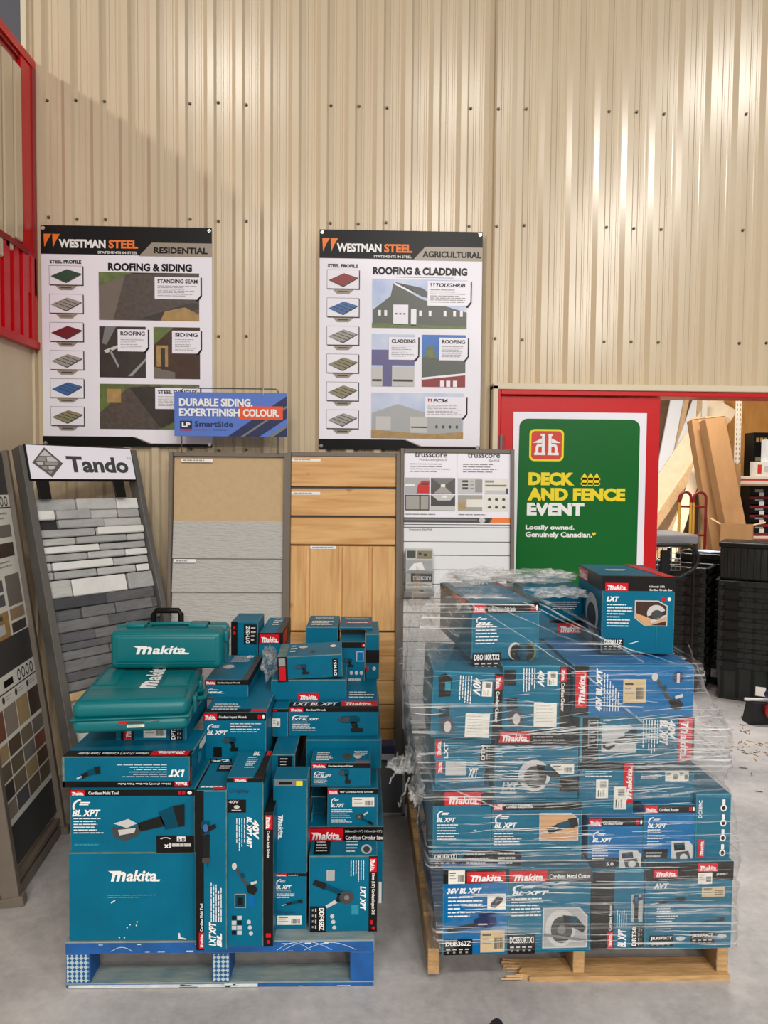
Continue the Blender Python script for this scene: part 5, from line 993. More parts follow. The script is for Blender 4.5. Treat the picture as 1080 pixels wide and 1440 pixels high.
c = Q('s4','box with two upright paper stickers, right of the blade picture box',(814,890),1072,1146,z=TOP['r7']+.0005,Y=2.41,depth=.44); f = c.face()
f.on('header_band').rect(814,1072,890,1082,'black',1); f.logo(876,1074,889,1130,90); f.sticker(837,1096,854,1122,90); f.sticker(862,1106,880,1138,90); f.on('printed_text').lines(822,1084,860,1094,3,'white',2,.3); c.done()
c = Q('s5','plain box with a wide double sticker, under the turned red logo box',(891,975),1080,1132,z=TOP['r8']+.0005,Y=2.41,depth=.44); f = c.face()
f.on('header_band').rect(891,1080,975,1086,'black',1); f.sticker(934,1084,953,1098); f.sticker(953,1084,967,1098); f.on('printed_text').lines(900,1088,930,1096,3,'white',2,.3); c.done()
zz4 = max(TOP['s4'],TOP['s5'])+.0005
c = Q('s6','box with a router photo and a turned red logo at its right edge',(843,975),1008,1072,z=zz4,Y=2.405,depth=.46); f = c.face()
f.photo('multi',845,1020,894,1058,0,'light_grey'); f.on('header_band').rect(952,1008,975,1072,'black',1); f.logo(953,1009,972,1070,-90); f.on('printed_text').sub(900,1012,924,1060,-90).lines(0,0,100,100,6,'white',2,.35,seed=4); f.on('printed_text').sub(926,1012,938,1048,-90).tb('BL XPT',0,0,100,100,'white',2,.05,.25); f.on('printed_text').sub(938,1012,948,1040,-90).tb('40V',0,0,100,100,'white',2,.05,.25); c.done()
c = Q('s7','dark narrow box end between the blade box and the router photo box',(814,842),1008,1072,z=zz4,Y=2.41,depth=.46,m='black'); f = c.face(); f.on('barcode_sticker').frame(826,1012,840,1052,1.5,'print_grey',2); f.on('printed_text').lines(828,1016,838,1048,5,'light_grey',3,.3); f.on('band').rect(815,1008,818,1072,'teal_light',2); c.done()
c = Q('t1','tilted vacuum box with a square white sticker, left edge of the wrapped stack',(605,703),945,1038,z=TOP['s2']+.012,Y=2.385,depth=.42,roll=2.2,yaw=-1); f = c.face()
f.on('header_band').rect(691,945,703,1038,'black',1); f.logo(692,949,702,968,-90); f.on('printed_text').sub(694,970,699,1014,-90).tb('Cordless Cleaner',0,0,100,100,'white',2); f.on('product_picture').poly([(612,952),(622,948),(632,956),(630,980),(614,982)],'black_plastic',2); f.on('product_picture').rect(622,960,630,972,'teal_light',3); f.photo('vac',612,990,640,1034); f.on('printed_text').sub(640,950,660,990,-90).lines(0,4,100,100,5,'white',2,.35,seed=3); f.on('printed_text').sub(661,952,672,978,-90).tb('40V',0,0,100,100,'white',2,.04,.3); f.sticker(674,957,688,978,90); f.sticker(653,1002,687,1036,0,'paper',False); f.on('barcode_sticker').lines(656,1006,684,1032,6,'print_grey',4,.12); c.done()
c = Q('t2','vacuum box with a square white sticker, right of the tilted wrapped box',(706,800),937,1027,z=TOP['s3']+.0005,Y=2.40,depth=.42); f = c.face()
f.on('header_band').rect(786,937,800,1027,'black',1); f.logo(787,940,795,958,-90); f.on('printed_text').sub(788,960,793,1000,-90).tb('Cordless Cleaner',0,0,100,100,'white',2); f.photo('vac',708,978,738,1022); f.on('product_picture').rect(708,942,724,964,'black_plastic',2); f.on('printed_text').sub(732,940,752,978,-90).lines(0,4,100,100,5,'white',2,.35,seed=13); f.on('printed_text').sub(754,942,764,966,-90).tb('40V',0,0,100,100,'white',2,.04,.3); f.sticker(768,944,782,964,90); f.sticker(750,988,782,1022,0,'paper',False); f.on('barcode_sticker').lines(753,992,779,1018,6,'print_grey',4,.12); c.done()
c = Q('t3','long blue box with a tan sticker and turned red logo, top row of the wrap',(806,975),936,1006,z=max(TOP['s6'],TOP['s7'])+.0005,Y=2.40,depth=.50,m='blue'); f = c.face()
f.on('header_band').rect(806,936,827,1006,'black',1); f.logo(808,944,824,995,90); f.on('printed_text').sub(837,940,846,1000,90).tb('40V BL XPT',0,0,100,100,'white',2,.05,.25); f.on('printed_text').sub(848,946,872,1000,90).lines(0,2,100,100,6,'white',2,.3,ends=(1,.97,.8,.7,.6,.5),seed=2); f.sticker(875,955,907,988,0,'kraft_label'); f.photo('trimmer',914,946,962,1000); f.on('product_picture').disc(952,952,8,8,'navy',2); f.on('printed_text').rect(950,946,954,960,'light_grey',3); c.done()
c = Q('u1','sander box with picture of twin pads, topmost at the left under the film',(663,757),848,942,z=max(TOP['t1'],TOP['t2'])+.006,Y=2.47,depth=.50,yaw=6.5); f = c.face()
f.header(663,848,757,862,'Cordless Random Orbit Sander',20,tw=42,icons=True); f.swoosh(668,866,692,879,'BL'); f.on('printed_text').lines(668,880,710,908,6,'white',2,.32,seed=3); f.photo('sander',712,902,754,936); f.model(664,917,704,941,'DBO180RTX2')
t = c.face('T'); t.on('printed_text').lines(12,4,62,26,7,'white',2,.45,seed=3); t.on('printed_text').tb('BL XPT',46,4,80,14,'white',3,.04,.2); t.on('header_band').rect(93,0,100,100,'black',1); t.on('brand_logo').rect(94,4,99,30,'red',2); l_ = c.face('L'); l_.on('header_band').rect(0,0,100,14,'black',1); l_.on('brand_logo').rect(50,2,84,12,'red',2); c.done()
c = Q('u2','teal box with red front edge behind, between the sander box and the unwrapped saw box',(735,818),826,892,z=max(TOP['t2'],TOP['t3'])+.0005,Y=2.80,depth=.34); f = c.face()
f.logo(784,876,818,891); f.on('header_band').rect(772,872,818,876,'black',1); f.on('printed_text').lines(776,846,816,858,4,'white',2,.4); c.done()
c = Q('u3','unwrapped circular saw box standing on top at the right of the stack',(845,947),811,919,z=TOP['t3']+.012,Y=Pz(896,919,TOP['t3']+.012).y,depth=.36,yaw=-3.5,em='worn'); f = c.face()
f.on('header_band').rect(845,811,947,831,'black',1); f.logo(849,820,881,831); f.on('printed_text').tb('165mm(6-1/2")',911,823,932,826.5,'white',2,.02); f.on('printed_text').tb('Cordless Circular Saw',911,827.5,943,830.5,'white',2,.02); f.on('printed_text').tb('LXT',851,839,869,846,'white',2,.06,.25); f.on('printed_text').lines(852,850,888,884,8,'white',2,.32,ends=(.75,.98,1,.7,.5,.9,.85,.85),seed=2)
f.on('printed_text').rect(928,840,931,845,'red',2); f.on('printed_text').rect(932,840,935,845,'red',2); f.on('printed_text').disc(939,842,2.6,2.6,'white',2,12)
g = f.on('product_picture'); g.poly([(891,844),(924,844),(937,851),(937,880),(905,880),(891,869)],'light_grey',2); g.poly([(892.5,845.5),(923,845.5),(935.5,852),(935.5,879),(906,879),(892.5,868)],'photo_brown',3); g.poly([(893,862),(916,870),(936,864),(936,872),(912,879),(906,879),(893,868)],'skin_tan',4); g.disc(921,862,13,12,'light_grey',5,20,20,200); g.disc(922,864,8,7,'dark_grey',6,16); g.poly([(912,872),(936,863),(936,866),(914,876)],'light_grey',6)
f.model(847,898,876,916,'DSS611Z'); f.on('scuff_marks').poly([(884,905),(897,901),(898,902),(885,906)],'scuff',2); f.on('crease_line').rect(922,880,922.5,916,'teal_light',2)
l_ = c.face('L'); l_.on('header_band').rect(0,0,100,19,'black',1); l_.on('brand_logo').rect(2,3,44,18,'red',2); l_.on('brand_logo').makita(6,6,40,16); l_.on('product_picture').disc(62,56,26,27,'light_grey',2); l_.on('product_picture').disc(62,60,18,18,'dark_grey',3); l_.on('product_picture').poly([(20,66),(96,74),(96,80),(20,74)],'mid_grey',4); l_.on('model_label').rect(64,86,98,97,'black',2)
t = c.face('T'); t.on('brand_logo').poly([(70,0),(88,0),(100,100),(84,100)],'red',2); t.on('printed_text').lines(24,44,60,60,2,'paper',2,.5); t.on('header_band').rect(0,94,100,100,'black',1); c.done()
# ------------------------------------------------------------------ stretch film round the stack
wr = thing('stretch_wrap', 'clear stretch film wound round the boxes on the wooden pallet', 'plastic wrap', (0,0,0))
def prof(z):                                              # outline of the wound film at height z: left, right, front, back
    def ip(t, z):
        for (z0,v0),(z1,v1) in zip(t,t[1:]):
            if z <= z1: k = max(0,(z-z0)/(z1-z0)); return [a+(b-a)*k for a,b in zip(v0,v1)]
        return list(t[-1][1])
    xa = lambda px: P(px,1000,2.40).x
    t = [(.13,(xa(618),xa(1032),2.345)),(.40,(xa(606),xa(1032),2.345)),(.62,(xa(597),xa(1028),2.35)),(.70,(xa(592),xa(1010),2.355)),(.80,(xa(583),xa(1022),2.36)),(.90,(xa(576),xa(1012),2.36)),(1.0,(xa(574),xa(984),2.362)),(1.12,(xa(584),xa(978),2.375)),(1.20,(xa(590),xa(976),2.42)),(1.30,(xa(600),xa(970),2.44))]
    return ip(t, z)
XS0, XS1 = P(560,1000,2.4).x, P(1030,1000,2.4).x
def rim(u):                                               # height of the film's upper edge round the stack, u = 0..1 from front left
    t = [(0,1.27),(.04,1.30),(.11,1.285),(.16,1.20),(.27,1.09),(.34,1.085),(.5,1.12),(.66,1.30),(.84,1.33),(1.0,1.27)]
    for (a,va),(b,vb) in zip(t,t[1:]):
        if u <= b: k = (u-a)/(b-a); k = k*k*(3-2*k); return va+(vb-va)*k
    return t[-1][1]
def rpt(u, z, off=0.):
    x0,x1,yf = prof(z); yb = 2.99; r = .03; w_, d_ = x1-x0, yb-yf
    Lp = 2*(w_+d_); s_ = (u%1)*Lp
    if s_ < w_: x,y,nx,ny = x0+s_,yf,0,-1
    elif s_ < w_+d_: x,y,nx,ny = x1,yf+s_-w_,1,0
    elif s_ < 2*w_+d_: x,y,nx,ny = x1-(s_-w_-d_),yb,0,1
    else: x,y,nx,ny = x0,yb-(s_-2*w_-d_),-1,0
    q_ = Vector((x*3.1,y*3.1,z*16)); n = noise.noise(q_)*.006 + noise.noise(q_*3.1)*.004 + abs(noise.noise(Vector((x*9,y*9,z*5))))*.006
    side = 1 if ny == -1 else 2.6
    return Vector((x+nx*(n*side+off), y+ny*(n+off), z))
b = MB(); b.grid(lambda u,v: rpt(u, .14+(rim(u)-.14)*v), 300, 90, 'stretch_film'); b.build('wound_film', wr)
# second turns of film, where the photo shows it thickest
b = MB(); b.grid(lambda u,v: rpt(u, .63+.10*math.sin(u*6.28+.6)*.25+.30*v, .004), 260, 40, 'stretch_film'); b.build('overlapping_turn', wr)
b = MB(); b.grid(lambda u,v: rpt(u, .15+.03*math.sin(u*9)+.29*v, .004), 260, 36, 'stretch_film'); b.build('lower_turn', wr)
# loose sheet thrown over the top
def top_sheet(u, v):
    x = P(606,820,2.5).x + (P(835,820,2.6).x - P(606,820,2.5).x)*u; y = 2.44+.62*v
    z0 = TOP['u1']+.012 if u < .62 else TOP['u1']+.012-(u-.62)*.30
    if u < .22: z0 -= (.22-u)**2*3.2 + (.22-u)*.35
    z = z0 + .012*noise.noise(Vector((x*9,y*7,1))) + .02*abs(noise.noise(Vector((x*16,y*11,4)))) + .05*max(0,v-.55)
    return Vector((x,y,z))
b = MB(); b.grid(top_sheet, 70, 60, 'film_drape'); b.build('loose_top_sheet', wr)
# tented film: from the top left corner out to the left and out to the right at mid height
def tent(pts_a, pts_b, sag, n, m='film_drape', seed=0, nv=20):
    def fn(u, v):
        def at(pts, u):
            k = min(int(u*(len(pts)-1)), len(pts)-2); t = u*(len(pts)-1)-k; return pts[k].lerp(pts[k+1], t)
        p_ = at(pts_a,u).lerp(at(pts_b,u), v); q_ = Vector((p_.x*10,p_.y*10,p_.z*10+seed)); d = noise.noise(q_)*.016+abs(noise.noise(q_*2.2))*.016
        return p_ + Vector((d*.4,-d*.8,-sag*math.sin(math.pi*v)))
    g = MB(); g.grid(fn, n, nv, m); return g
tent([P(622,818,2.93),P(640,808,2.75),P(664,850,2.45)],[P(570,905,2.80),P(572,960,2.62),P(600,985,2.39)],.01,24,seed=2).build('tented_side_film', wr)
tent([P(570,905,2.80),P(572,960,2.62),P(600,985,2.39)],[P(566,1040,2.80),P(578,1075,2.6),P(604,1090,2.38)],.0,24,seed=5).build('tented_side_film', wr)
tent([P(976,985,2.395),P(985,950,2.6),P(965,900,2.8)],[P(1028,1112,2.40),P(1030,1040,2.6),P(1000,985,2.85)],.02,24,seed=8).build('tented_end_film', wr)
tent([P(975,1000,2.39),P(1010,1030,2.39),P(1028,1040,2.40)],[P(905,1070,2.372),P(960,1100,2.372),P(1027,1112,2.39)],.0,24,seed=11).build('tented_end_film', wr)
# ropes of twisted film
def strand(a, b_, r, sag=0., wob=.004):
    pts = []
    for k in range(21):
        t = k/20; p_ = Vector(a).lerp(Vector(b_), t); p_.z -= sag*math.sin(math.pi*t); q_ = Vector((t*6+p_.x*3,p_.z*9,1)); p_ += Vector((0,noise.noise(q_)*wob,noise.noise(q_+Vector((9,0,0)))*wob)); pts.append(p_)
    g = MB(); g.tube(pts,[r*(.7+.5*abs(noise.noise(Vector((k*.9,r*999,0))))) for k in range(21)],'film_crumple',6); return g
for (a, c_, Ya, Yb, r, sg) in (((758,848),(905,930),2.44,2.375,.004,0),((735,845),(975,940),2.46,2.385,.003,.02),((664,850),(812,945),2.44,2.37,.002,0),((820,945),(1028,1110),2.37,2.40,.004,.01),((700,1133),(1025,1108),2.345,2.36,.0045,.01),((566,940),(650,955),2.6,2.36,.003,-.02),((975,940),(1000,985),2.4,2.6,.004,0),((690,850),(815,905),2.46,2.5,.003,.0),((612,1100),(700,1136),2.36,2.345,.003,.0)):
    strand(P(*a,Ya), P(*c_,Yb), r, sg).build('film_strand', wr)
crumple('film_tail', None, P(583,1062,2.52), (.035,.05,.075), 7, parent=wr); crumple('film_tail', None, P(562,1075,2.5), (.04,.03,.03), 11, parent=wr); crumple('film_tail', None, P(586,1110,2.45), (.028,.04,.055), 15, parent=wr)
for (a, c_) in (((566,1070),(548,1100)),((575,1095),(560,1135)),((590,1130),(586,1160)),((560,1060),(545,1078))): strand(P(*a,2.5), P(*c_,2.5), .0035, 0, .02).build('film_strand', wr)

# bunched ridge of film behind the top boxes
for (a, c_, Y_, rd) in (((636,812),(716,806),2.98,.034),((700,808),(806,812),2.86,.030),((752,830),(818,836),2.70,.020),((932,918),(950,936),2.58,.016)):
    pa, pb = P(*a,Y_), P(*c_,Y_); mid = (pa+pb)/2; crumple('bunched_film', None, mid, ((pb-pa).length/2+.02,.07,rd), 20+a[0], m='film_bunched', parent=wr)
# white strands drawn along creases to imitate glints on the wound film
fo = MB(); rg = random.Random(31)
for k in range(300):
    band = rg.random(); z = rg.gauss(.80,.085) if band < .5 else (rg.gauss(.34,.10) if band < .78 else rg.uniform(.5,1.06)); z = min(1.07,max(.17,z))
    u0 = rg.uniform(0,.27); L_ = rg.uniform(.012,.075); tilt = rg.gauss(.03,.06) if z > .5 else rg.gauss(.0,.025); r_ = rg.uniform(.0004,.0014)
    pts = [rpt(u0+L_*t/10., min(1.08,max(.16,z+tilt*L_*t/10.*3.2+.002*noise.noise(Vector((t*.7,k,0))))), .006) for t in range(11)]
    fo.tube(pts, [r_*(.3+math.sin(math.pi*(t+.5)/11)) for t in range(11)], 'fold_glint', 4, False)
fo.build('crease_glints', wr)['kind'] = 'stuff'
# ------------------------------------------------------------------ store room seen through the doorway
m_ = MB(); m_.box(1.0,7,9.5,9.6,0,5,'lumber_dark'); struct(m_.build('wall_rear'))
def plank(label, top, mid, Yt, Ym, w_, th, m, ext=.25, name='lumber_board', cat='board', group='lumber leaning in the store room'):
    a, b_ = P(*top,Yt), P(*mid,Ym); d = b_-a; base = a + d*(a.z/(a.z-b_.z)); base.z += .03; t_ = a - d.normalized()*ext
    T, L = obox(base, t_, w_, th); o = thing(name, label, cat, base, (0,0,0), group)
    T2 = Matrix.Translation(-base) @ T; g = MB(); g.cbox(-w_/2,w_/2,-th/2,th/2,0,L,.003,m,T=T2); g.build('board', o); return o
plank('white trim board leaning steeply right beside the red door edge',(951,566),(929,680),9.05,8.65,0.151,0.036,'trim_white')
plank('narrow tan board leaning between two white trim boards behind the door',(961,566),(936,680),9.10,8.70,0.122,0.036,'lumber')
plank('dark brown board leaning behind the white trim boards',(972,566),(944,670),9.15,8.75,0.137,0.036,'lumber_dark')
plank('broad white trim board leaning right of the dark brown board',(985,566),(955,655),9.00,8.60,0.195,0.036,'trim_white')
plank('wide pale plank lying diagonally, brightest of the leaning lumber',(1003,590),(926,708),8.50,8.10,0.341,0.060,'lumber_pale')
plank('pinkish tan plank leaning just below the brightest wide plank',(1006,612),(928,730),8.36,7.96,0.084,0.108,'lumber')
plank('weathered brown plank leaning low under the pale planks',(1004,640),(938,745),8.28,7.88,0.166,0.060,'lumber_dark')
plank('thin tan stick leaning behind the hand truck',(985,665),(940,755),8.20,7.80,0.069,0.036,'lumber')
plank('tan stud showing above the left tall carton',(988,566),(990,620),9.00,8.60,0.150,0.048,'lumber')
plank('pale stud tilted right above the tall cartons',(1012,562),(1000,600),8.90,8.50,0.104,0.048,'lumber_pale')
def long_box(label, a, b_, w_, th, m, group='tall leaning cardboard cartons'):
    a, b_ = Vector(a), Vector(b_); T, L = obox(b_, a, w_, th); o = thing('long_cardboard_box', label, 'box', b_, (0,0,0), group); T2 = Matrix.Translation(-b_) @ T
    g = MB(); g.cbox(-w_/2,w_/2,-th/2,th/2,0,L-.0,.004,m,T=T2); g.build('carton', o)
    for sg in (-1,1): g = MB(); g.box(-w_/2,w_/2,sg*th/2-.003,sg*th/2+.003,L,L+.012,'cardboard_light',T=T2); g.build('flap', o)
    return o
def foot_on(a, b_): a, b_ = Vector(a), Vector(b_); d = b_-a; return a + d*((a.z-.03)/(a.z-b_.z))
a = P(982,590,7.45); b_ = foot_on(a, P(1008,752,7.3)); long_box('left one of two tall cardboard cartons leaning left beside the hand truck', a, b_, .19, .12, 'cardboard')
a = P(1001,589,7.25); b_ = foot_on(a, P(1031,745,7.08)); long_box('right one of two tall cardboard cartons leaning left beside the shelf post', a, b_, .20, .14, 'cardboard')
o = P(1030,652,7.3); cb = thing('cardboard_box', 'tan cardboard box standing behind the shelf post', 'box', (o.x,7.3,0)); g = MB(); g.cbox(-.09,.09,0,.2,0,o.z,.004,'cardboard'); g.build('carton', cb)
o = P(1036,738,6.7); cb = thing('cardboard_box', 'small open cardboard box with raised flap above the black totes', 'box', (o.x,6.7,0.0), (0,0,R(-28))); zt_ = o.z
g = MB(); zb_ = zt_-.62
for bx in ((-.14,.14,0,.006),(-.14,.14,.19,.196),(-.14,-.134,0,.196),(.134,.14,0,.196)): g.box(*bx,0,zt_,'cardboard')
g.box(-.14,.14,0,.196,0,.006,'cardboard'); g.build('carton', cb)
for T_ in (Matrix.Translation((-.14,0,zt_)) @ Matrix.Rotation(R(-60),4,'Y'), Matrix.Translation((.14,0,zt_)) @ Matrix.Rotation(R(75),4,'Y')): g = MB(); g.box(-.002,.002,0,.19,0,.10,'cardboard_light',T=T_); g.build('flap', cb)
# red and yellow hand truck
o = P(972,770,7.05); ht = thing('hand_truck', 'hand truck with red loop handles and yellow rails in front of the leaning lumber', 'hand truck', (o.x,7.05,0))
za, zb_ = P(972,692,7.05).z, P(972,770,7.05).z; X = lambda px: P(px,730,7.05).x - o.x
for (x0,x1) in ((X(955),X(971)),(X(975),X(992))):
    g = MB(); r_ = (x1-x0)/2; g.tube([(x0,0,za-.10)]+[((x0+x1)/2-r_*math.cos(R(t)),0,za-r_+r_*math.sin(R(t))) for t in range(0,181,15)]+[(x1,0,za-.10)],.013,'truck_red',10); g.build('loop_handle', ht)
for x, m in ((X(955),'truck_yellow'),(X(971),'truck_yellow'),(X(975),'truck_yellow'),(X(992),'truck_red')): g = MB(); g.tube([(x,0,za-.10),(x,0,.12)],.013,m,10); g.build('rail', ht)
for z in (za-.14,zb_+.12,.5): g = MB(); g.tube([(X(955),0,z),(X(992),0,z)],.010,'truck_red',8); g.build('cross_bar', ht)
g = MB(); g.cbox(X(955)-.03,X(992)+.03,-.2,.02,.0,.012,.002,'truck_red'); g.build('toe_plate', ht)
for x in (X(955)-.06,X(992)+.02): g = MB(); g.cyl((x,.1,.1),(x+.04,.1,.1),.1,'black_plastic',18); g.build('wheel', ht)
# shelving
o = P(1036,640,7.55); sh = thing('storage_shelf', 'white perforated steel shelf unit with red edged beams in the store room', 'shelf', (o.x,7.55,0)); pz = 2.7
g = MB(); wpt = P(1040,640,7.55).x-P(1032,640,7.55).x; g.cbox(-wpt/2,wpt/2,-.02,.0,.0,pz,.002,'rack_white')
z = .05
while z < pz-.05:
    for sx_ in (-.28,.28): g.prism([(wpt*sx_-.004,z),(wpt*sx_+.004,z+.004),(wpt*sx_+.003,z+.03),(wpt*sx_-.005,z+.026)],-.0205,-.019,'lumber_dark')
    z += .05
g.build('perforated_post', sh); g = MB(); g.cbox(-wpt/2,wpt/2,.75,.77,0,pz,.002,'rack_white'); g.build('rear_post', sh)
g = MB(); g.cbox(1.3,1.3+wpt,-.02,.0,0,pz,.002,'rack_white'); g.build('perforated_post', sh)
zs = (P(1060,680,7.55).z, P(1060,764,7.55).z, .35)
for z in zs:
    g = MB(); g.cbox(wpt/2,1.3,-.025,.0,z-.01,z+.075,.003,'rack_white'); g.box(wpt/2,1.3,-.026,-.025,z+.03,z+.05,'rack_red'); g.build('beam', sh)
    g = MB(); g.box(0,1.3,0,.76,z+.055,z+.072,'osb_tan'); g.build('shelf_board', sh)
g = MB(); g.tube([(.0,.05,zs[0]+.1),(.0,.7,zs[0]+.6)],.012,'steel_grey',8); g.build('brace', sh)
ply = thing('plywood_sheet', 'orange toned plywood sheet standing behind the shelf', 'board', (P(1013,640,9.36).x,9.36,0)); g = MB(); g.cbox(0,2.4,0,.02,0,2.9,.002,'plywood'); g.build('sheet', ply)
def goods(label, px0, px1, pt, pb, z, Y, d, m, deco=None, name='product_box', cat='box', group='goods on the store room shelf'):
    a, b_ = P(px0,pb,Y), P(px1,pb,Y); H_ = P(px0,pt,Y).z - z; r_ = thing(name, label, cat, ((a.x+b_.x)/2,Y,z), (0,0,0), group); w_ = b_.x-a.x
    g = MB(); g.cbox(-w_/2,w_/2,0,d,0,H_,.002,m); g.build('carton', r_); pr = {}
    p = Pen(Vector((-w_/2,0,H_)), Vector((w_/100,0,0)), Vector((0,0,-H_/100)), Vector((0,-1,0)), pr, 'printed_label')
    if deco: deco(p)
    build_parts(pr, r_)
zt1 = zs[0]+.073
def d1(p):
    for k in range(4): p.rect(12+k*22,12,28+k*22,22,'photo_tan',2)
    p.rect(10,56,60,64,'prof_olive',2)
goods('black display box with rows of small fittings on the top shelf',1059,1084,608,662,zt1,7.8,.2,'black',d1)
goods('white carton with a red mark lying in front of the black display box',1064,1090,649,664,zt1,7.6,.14,'paper',lambda p: (p.rect(4,20,26,80,'rack_red',2), p.rect(40,30,90,70,'light_grey',2)))
goods('pale slip box standing on the white carton at the frame edge',1077,1090,618,649,P(1070,649,7.63).z,7.63,.1,'panel_white',None)
zt2 = zs[1]+.073
for k in range(5):
    y0 = 746-k*12.6
    goods('dark box with red stripe on the second shelf, %s of its pile' % ('lowest','second from the bottom','middle one','second from the top','topmost')[k],1054,1092,y0-12,y0,zt2+k*.096,7.62,.3,'black',lambda p: (p.rect(0,80,100,100,'truck_red',2), p.rect(20,25,50,45,'print_grey',2), p.rect(36,48,54,78,'paper',2)))
    
TOPZ = zt2
# black nesting totes
def tote_mesh():
    parts = []; L_, W2, H_ = .56, .38, .30
    g = MB()
    def ring(l, w_, z): return [(-l/2,-w_/2,z),(l/2,-w_/2,z),(l/2,w_/2,z),(-l/2,w_/2,z)]
    r = [ring(L_*.84,W2*.82,0),ring(L_*.92,W2*.92,H_-.04),ring(L_*.905,W2*.90,H_-.04),ring(L_*.825,W2*.80,.008)]
    vs = [p for q in r for p in q]; fs = [(3,2,1,0),(12,13,14,15)]
    for a in range(3):
        for k in range(4): fs.append((a*4+k,a*4+(k+1)%4,(a+1)*4+(k+1)%4,(a+1)*4+k))
    g.add(vs,fs,'tote')
    for k in range(5): x = -L_*.38+k*L_*.19; g.add([(x-.012,-W2*.41-.004,.02),(x+.012,-W2*.41-.004,.02),(x+.012,-W2*.46-.004,H_-.05),(x-.012,-W2*.46-.004,H_-.05)],[(0,1,2,3)],'black_plastic')
    rm = MB()
    for (x0,x1,y0,y1) in ((-L_/2,L_/2,-W2/2,-W2/2+.03),(-L_/2,L_/2,W2/2-.03,W2/2),(-L_/2,-L_/2+.03,-W2/2,W2/2),(L_/2-.03,L_/2,-W2/2,W2/2)): rm.cbox(x0,x1,y0,y1,H_-.045,H_,.004,'tote')
    for x in (-.16,.16): rm.cbox(x-.05,x+.05,-W2/2-.012,-W2/2,H_-.06,H_-.004,.003,'black_plastic')
    for k in range(9): x = -.24+k*.06; rm.cbox(x-.003,x+.003,-W2/2-.005,-W2/2,H_-.045,H_-.004,.001,'tote')
    lb = MB(); lb.box(.02,.09,-W2*.435,-W2*.432,.06,.13,'paper')
    return g, rm, lb
gb, gr, gl = tote_mesh(); me_b = None
def tote(label, loc, rz, group, withlabel, proto=[None]):
    o = thing('storage_tote', label, 'tote', loc, (0,0,rz), group)
    if proto[0] is None: proto[0] = (gb.build('body', o), gr.build('rim', o))
    else:
        for q in proto[0]: c_ = q.copy(); C.objects.link(c_); c_.parent = o
    if withlabel: gl.build('price_sticker', o)
ORD = ('bottom','second from bottom','third from bottom','fourth from bottom','fifth from bottom','sixth from bottom','seventh from bottom','eighth from bottom','ninth from bottom','tenth from bottom','eleventh from bottom','twelfth from bottom')
def stack(px, py, n, rz, what, group):
    o = Pz(px,py,0)
    for k in range(n): tote('%s black tote of the nested stack %s' % (ORD[k], what) if k < n-1 else 'topmost black tote of the nested stack %s' % what, (o.x,o.y,k*.078+.001), rz, group, k == 0)
stack(1000,955,11,R(-34),'nearest the wrapped boxes','totes stacked nearest the wrapped boxes')
stack(1060,981,9,R(-32),'at the right picture edge','totes stacked at the right picture edge')
stack(947,963,10,R(-34),'half hidden behind the unwrapped saw box','totes stacked behind the unwrapped saw box')
o = Pz(1060,981,0); bt = thing('storage_chest', 'ribbed black storage chest resting on the right tote stack', 'chest', (o.x+.02,o.y,8*.078+.302), (0,0,R(-32)))
g = MB(); g.rbox(-.27,.27,-.18,.18,0,.26,.02,'tote',2); g.build('body', bt); g = MB()
for k in range(12): x = -.25+k*.045; g.cbox(x-.008,x+.008,-.188,-.178,.02,.25,.003,'tote')
g.build('ribs', bt); g = MB(); g.rbox(-.28,.28,-.19,.19,.25,.29,.012,'black_plastic',2); g.build('lid', bt)
# grey trolley with a black loop handle at the door edge
o = P(940,780,4.75); tc = thing('utility_cart', 'grey topped cart with black loop handle and wire basket by the door edge', 'cart', (o.x,4.75,0)); zc = o.z
g = MB(); g.cbox(-.12,.2,0,.45,zc+.07,zc+.13,.01,'steel_grey'); g.build('tray', tc)
g = MB(); g.tube([(-.14,-.06,zc+.07),(.08,-.06,zc+.07)]+[(.08+.085*math.sin(R(t)),-.06,zc-.02+.09*math.cos(R(t))) for t in range(15,170,15)]+[(.05,-.06,zc-.14),(-.14,-.06,zc-.14)],.014,'black_plastic',10); g.build('loop_handle', tc)
g = MB()
for k in range(7): x = -.1+k*.03; g.tube([(x,.0,zc+.05),(x,.0,zc-.1)],.003,'chrome',6)
for k in range(5): g.tube([(-.1,.0,zc-.1+.037*k),(.08,.0,zc-.1+.037*k)],.003,'chrome',6)
g.build('wire_basket', tc); g = MB(); g.cbox(-.06,.0,-.03,-.01,zc-.3,zc+.03,.004,'black'); g.build('upright', tc)
for x in (-.1,.18):
    for y in (.03,.42): g = MB(); g.tube([(x,y,zc+.07),(x,y,.0)],.012,'black',8); g.build('leg', tc)
mg = thing('magazine', 'blue and white printed booklet lying on the tote stack nearest the wrapped boxes', 'booklet', Vector((Pz(1000,955,0).x-.06,Pz(1000,955,0).y,10*.078+.302)), (0,0,R(20))); g = MB(); g.cbox(-.08,.08,-.1,.1,0,.012,.002,'photo_sky'); g.box(-.06,.02,-.06,.06,.012,.013,'white'); g.build('cover', mg)
# broom-like black foot and red wheeled thing at the right edge
o = Pz(1058,1016,0); mc = thing('machine_stand', 'black footed stand with a pale bar and red end at the right edge', 'stand', (o.x,o.y,0)); g = MB()
g.prism([(-.05,0),(.16,0),(.12,.15),(-.02,.15)],-.05,.05,'black_plastic'); g.build('foot', mc); g = MB(); g.tube([(-.06,0,.165),(.3,-.02,.155)],.012,'light_grey',8); g.build('bar', mc); g = MB(); g.cyl((.10,-.08,.1),(.10,-.03,.1),.055,'truck_red',18); g.build('red_wheel', mc); g = MB(); g.cyl((.09,-.09,.21),(.09,-.03,.21),.03,'navy',14); g.build('cap', mc)
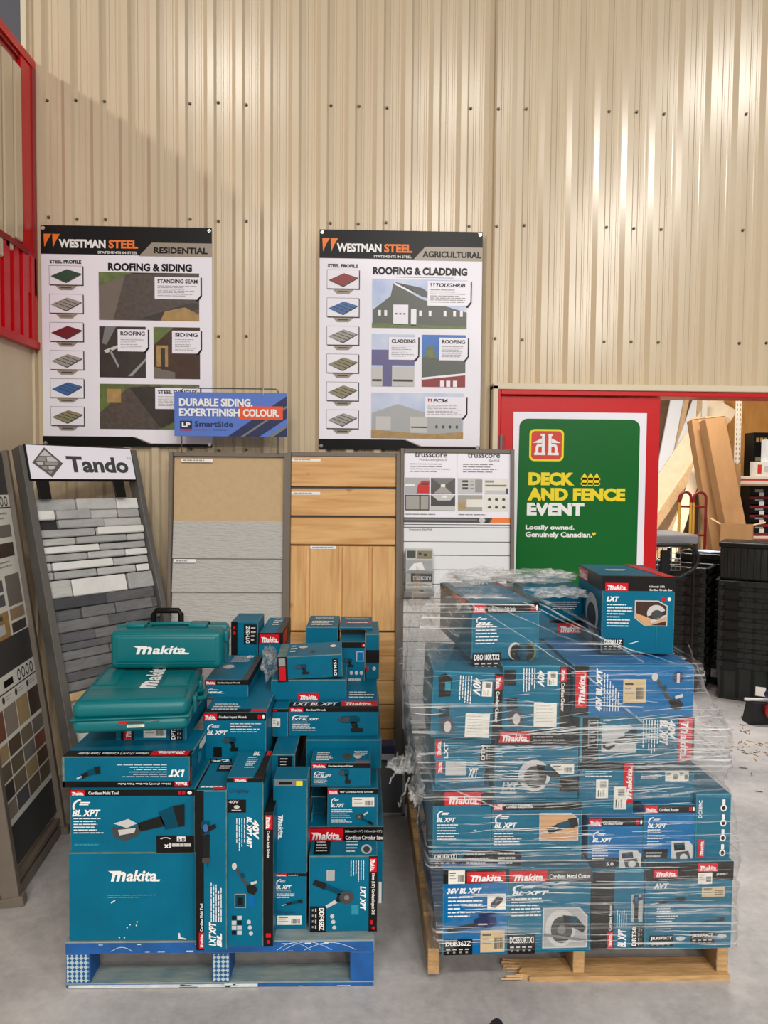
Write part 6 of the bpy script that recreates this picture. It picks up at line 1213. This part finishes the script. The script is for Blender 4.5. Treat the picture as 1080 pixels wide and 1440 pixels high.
# straw and chips on the floor by the totes
g = MB(); rg = random.Random(8)
for k in range(130):
    x, y = rg.gauss(2.55,.22), rg.gauss(4.55,.35); a_ = rg.uniform(0,6.28); L_ = rg.uniform(.006,.03); T = Matrix.Translation((x,y,.002)) @ Matrix.Rotation(a_,4,'Z'); g.box(-L_,L_,-.0015,.0015,0,.003,rg.choice(('straw','straw','lumber_dark','dark_grey')),T=T)
tag(g.build('straw_litter'),'scattered straw and wood chips on the floor by the totes','litter',kind='stuff')
# small framed grey board on the floor between the pallets
o = P(546,1150,3.0); fb_ = thing('framed_board', 'small white framed grey board standing on the floor between the pallets', 'board', (P(548,1150,3.62).x,3.62,0.0)); w_ = .075; z0, z1 = P(546,1148,3.62).z, P(546,1066,3.62).z
g = MB(); g.box(-w_+.012,w_-.012,-.004,.0,max(z0,.0),z1-.012,'mid_grey'); g.build('panel', fb_); g = MB(); 
for bx in ((-w_,-w_+.014),(w_-.014,w_)): g.cbox(*bx,-.01,.004,0,z1,.002,'light_grey')
g.cbox(-w_,w_,-.01,.004,z1-.014,z1,.002,'light_grey'); g.cbox(-w_,w_,-.01,.004,0,.014,.002,'light_grey'); g.build('frame', fb_)
bw = thing('blue_tin', 'dark blue tin on the ledge behind the blue pallet pile', 'tin', (P(543,1052,3.62).x,3.60,z1)); g = MB(); g.cbox(-.045,.045,-.03,.05,0,.085,.006,'navy'); g.build('can', bw); g = MB(); g.box(-.04,.04,-.0305,-.03,.01,.04,'light_grey'); g.build('paper_label', bw)
# tip of a black shoe at the lower picture edge
o = Pz(684,1456,.0); so = thing('shoe', 'toe of a black shoe at the bottom edge below the wrapped stack', 'shoe', (o.x,o.y-.135,0),(0,0,R(-14))); g = MB()
def sole(u,v): a_ = 2*math.pi*u; r_ = 1-.25*v; return Vector((.047*math.cos(a_)*r_*(1.0 if math.sin(a_)>0 else .85), .14*math.sin(a_)*(1-.08*v), .02+.055*v*(1.15 if math.sin(a_)<0 else .75)))
g.grid(sole,36,6,'shoe_black'); g.add([sole(k/36,1) for k in range(36)],[tuple(range(36))],'shoe_black',True); g.build('upper', so); g = MB(); g.prism([(.05*math.cos(2*math.pi*k/32),.142*math.sin(2*math.pi*k/32)) for k in range(32)],0,.022,'sole','z'); g.build('sole', so)
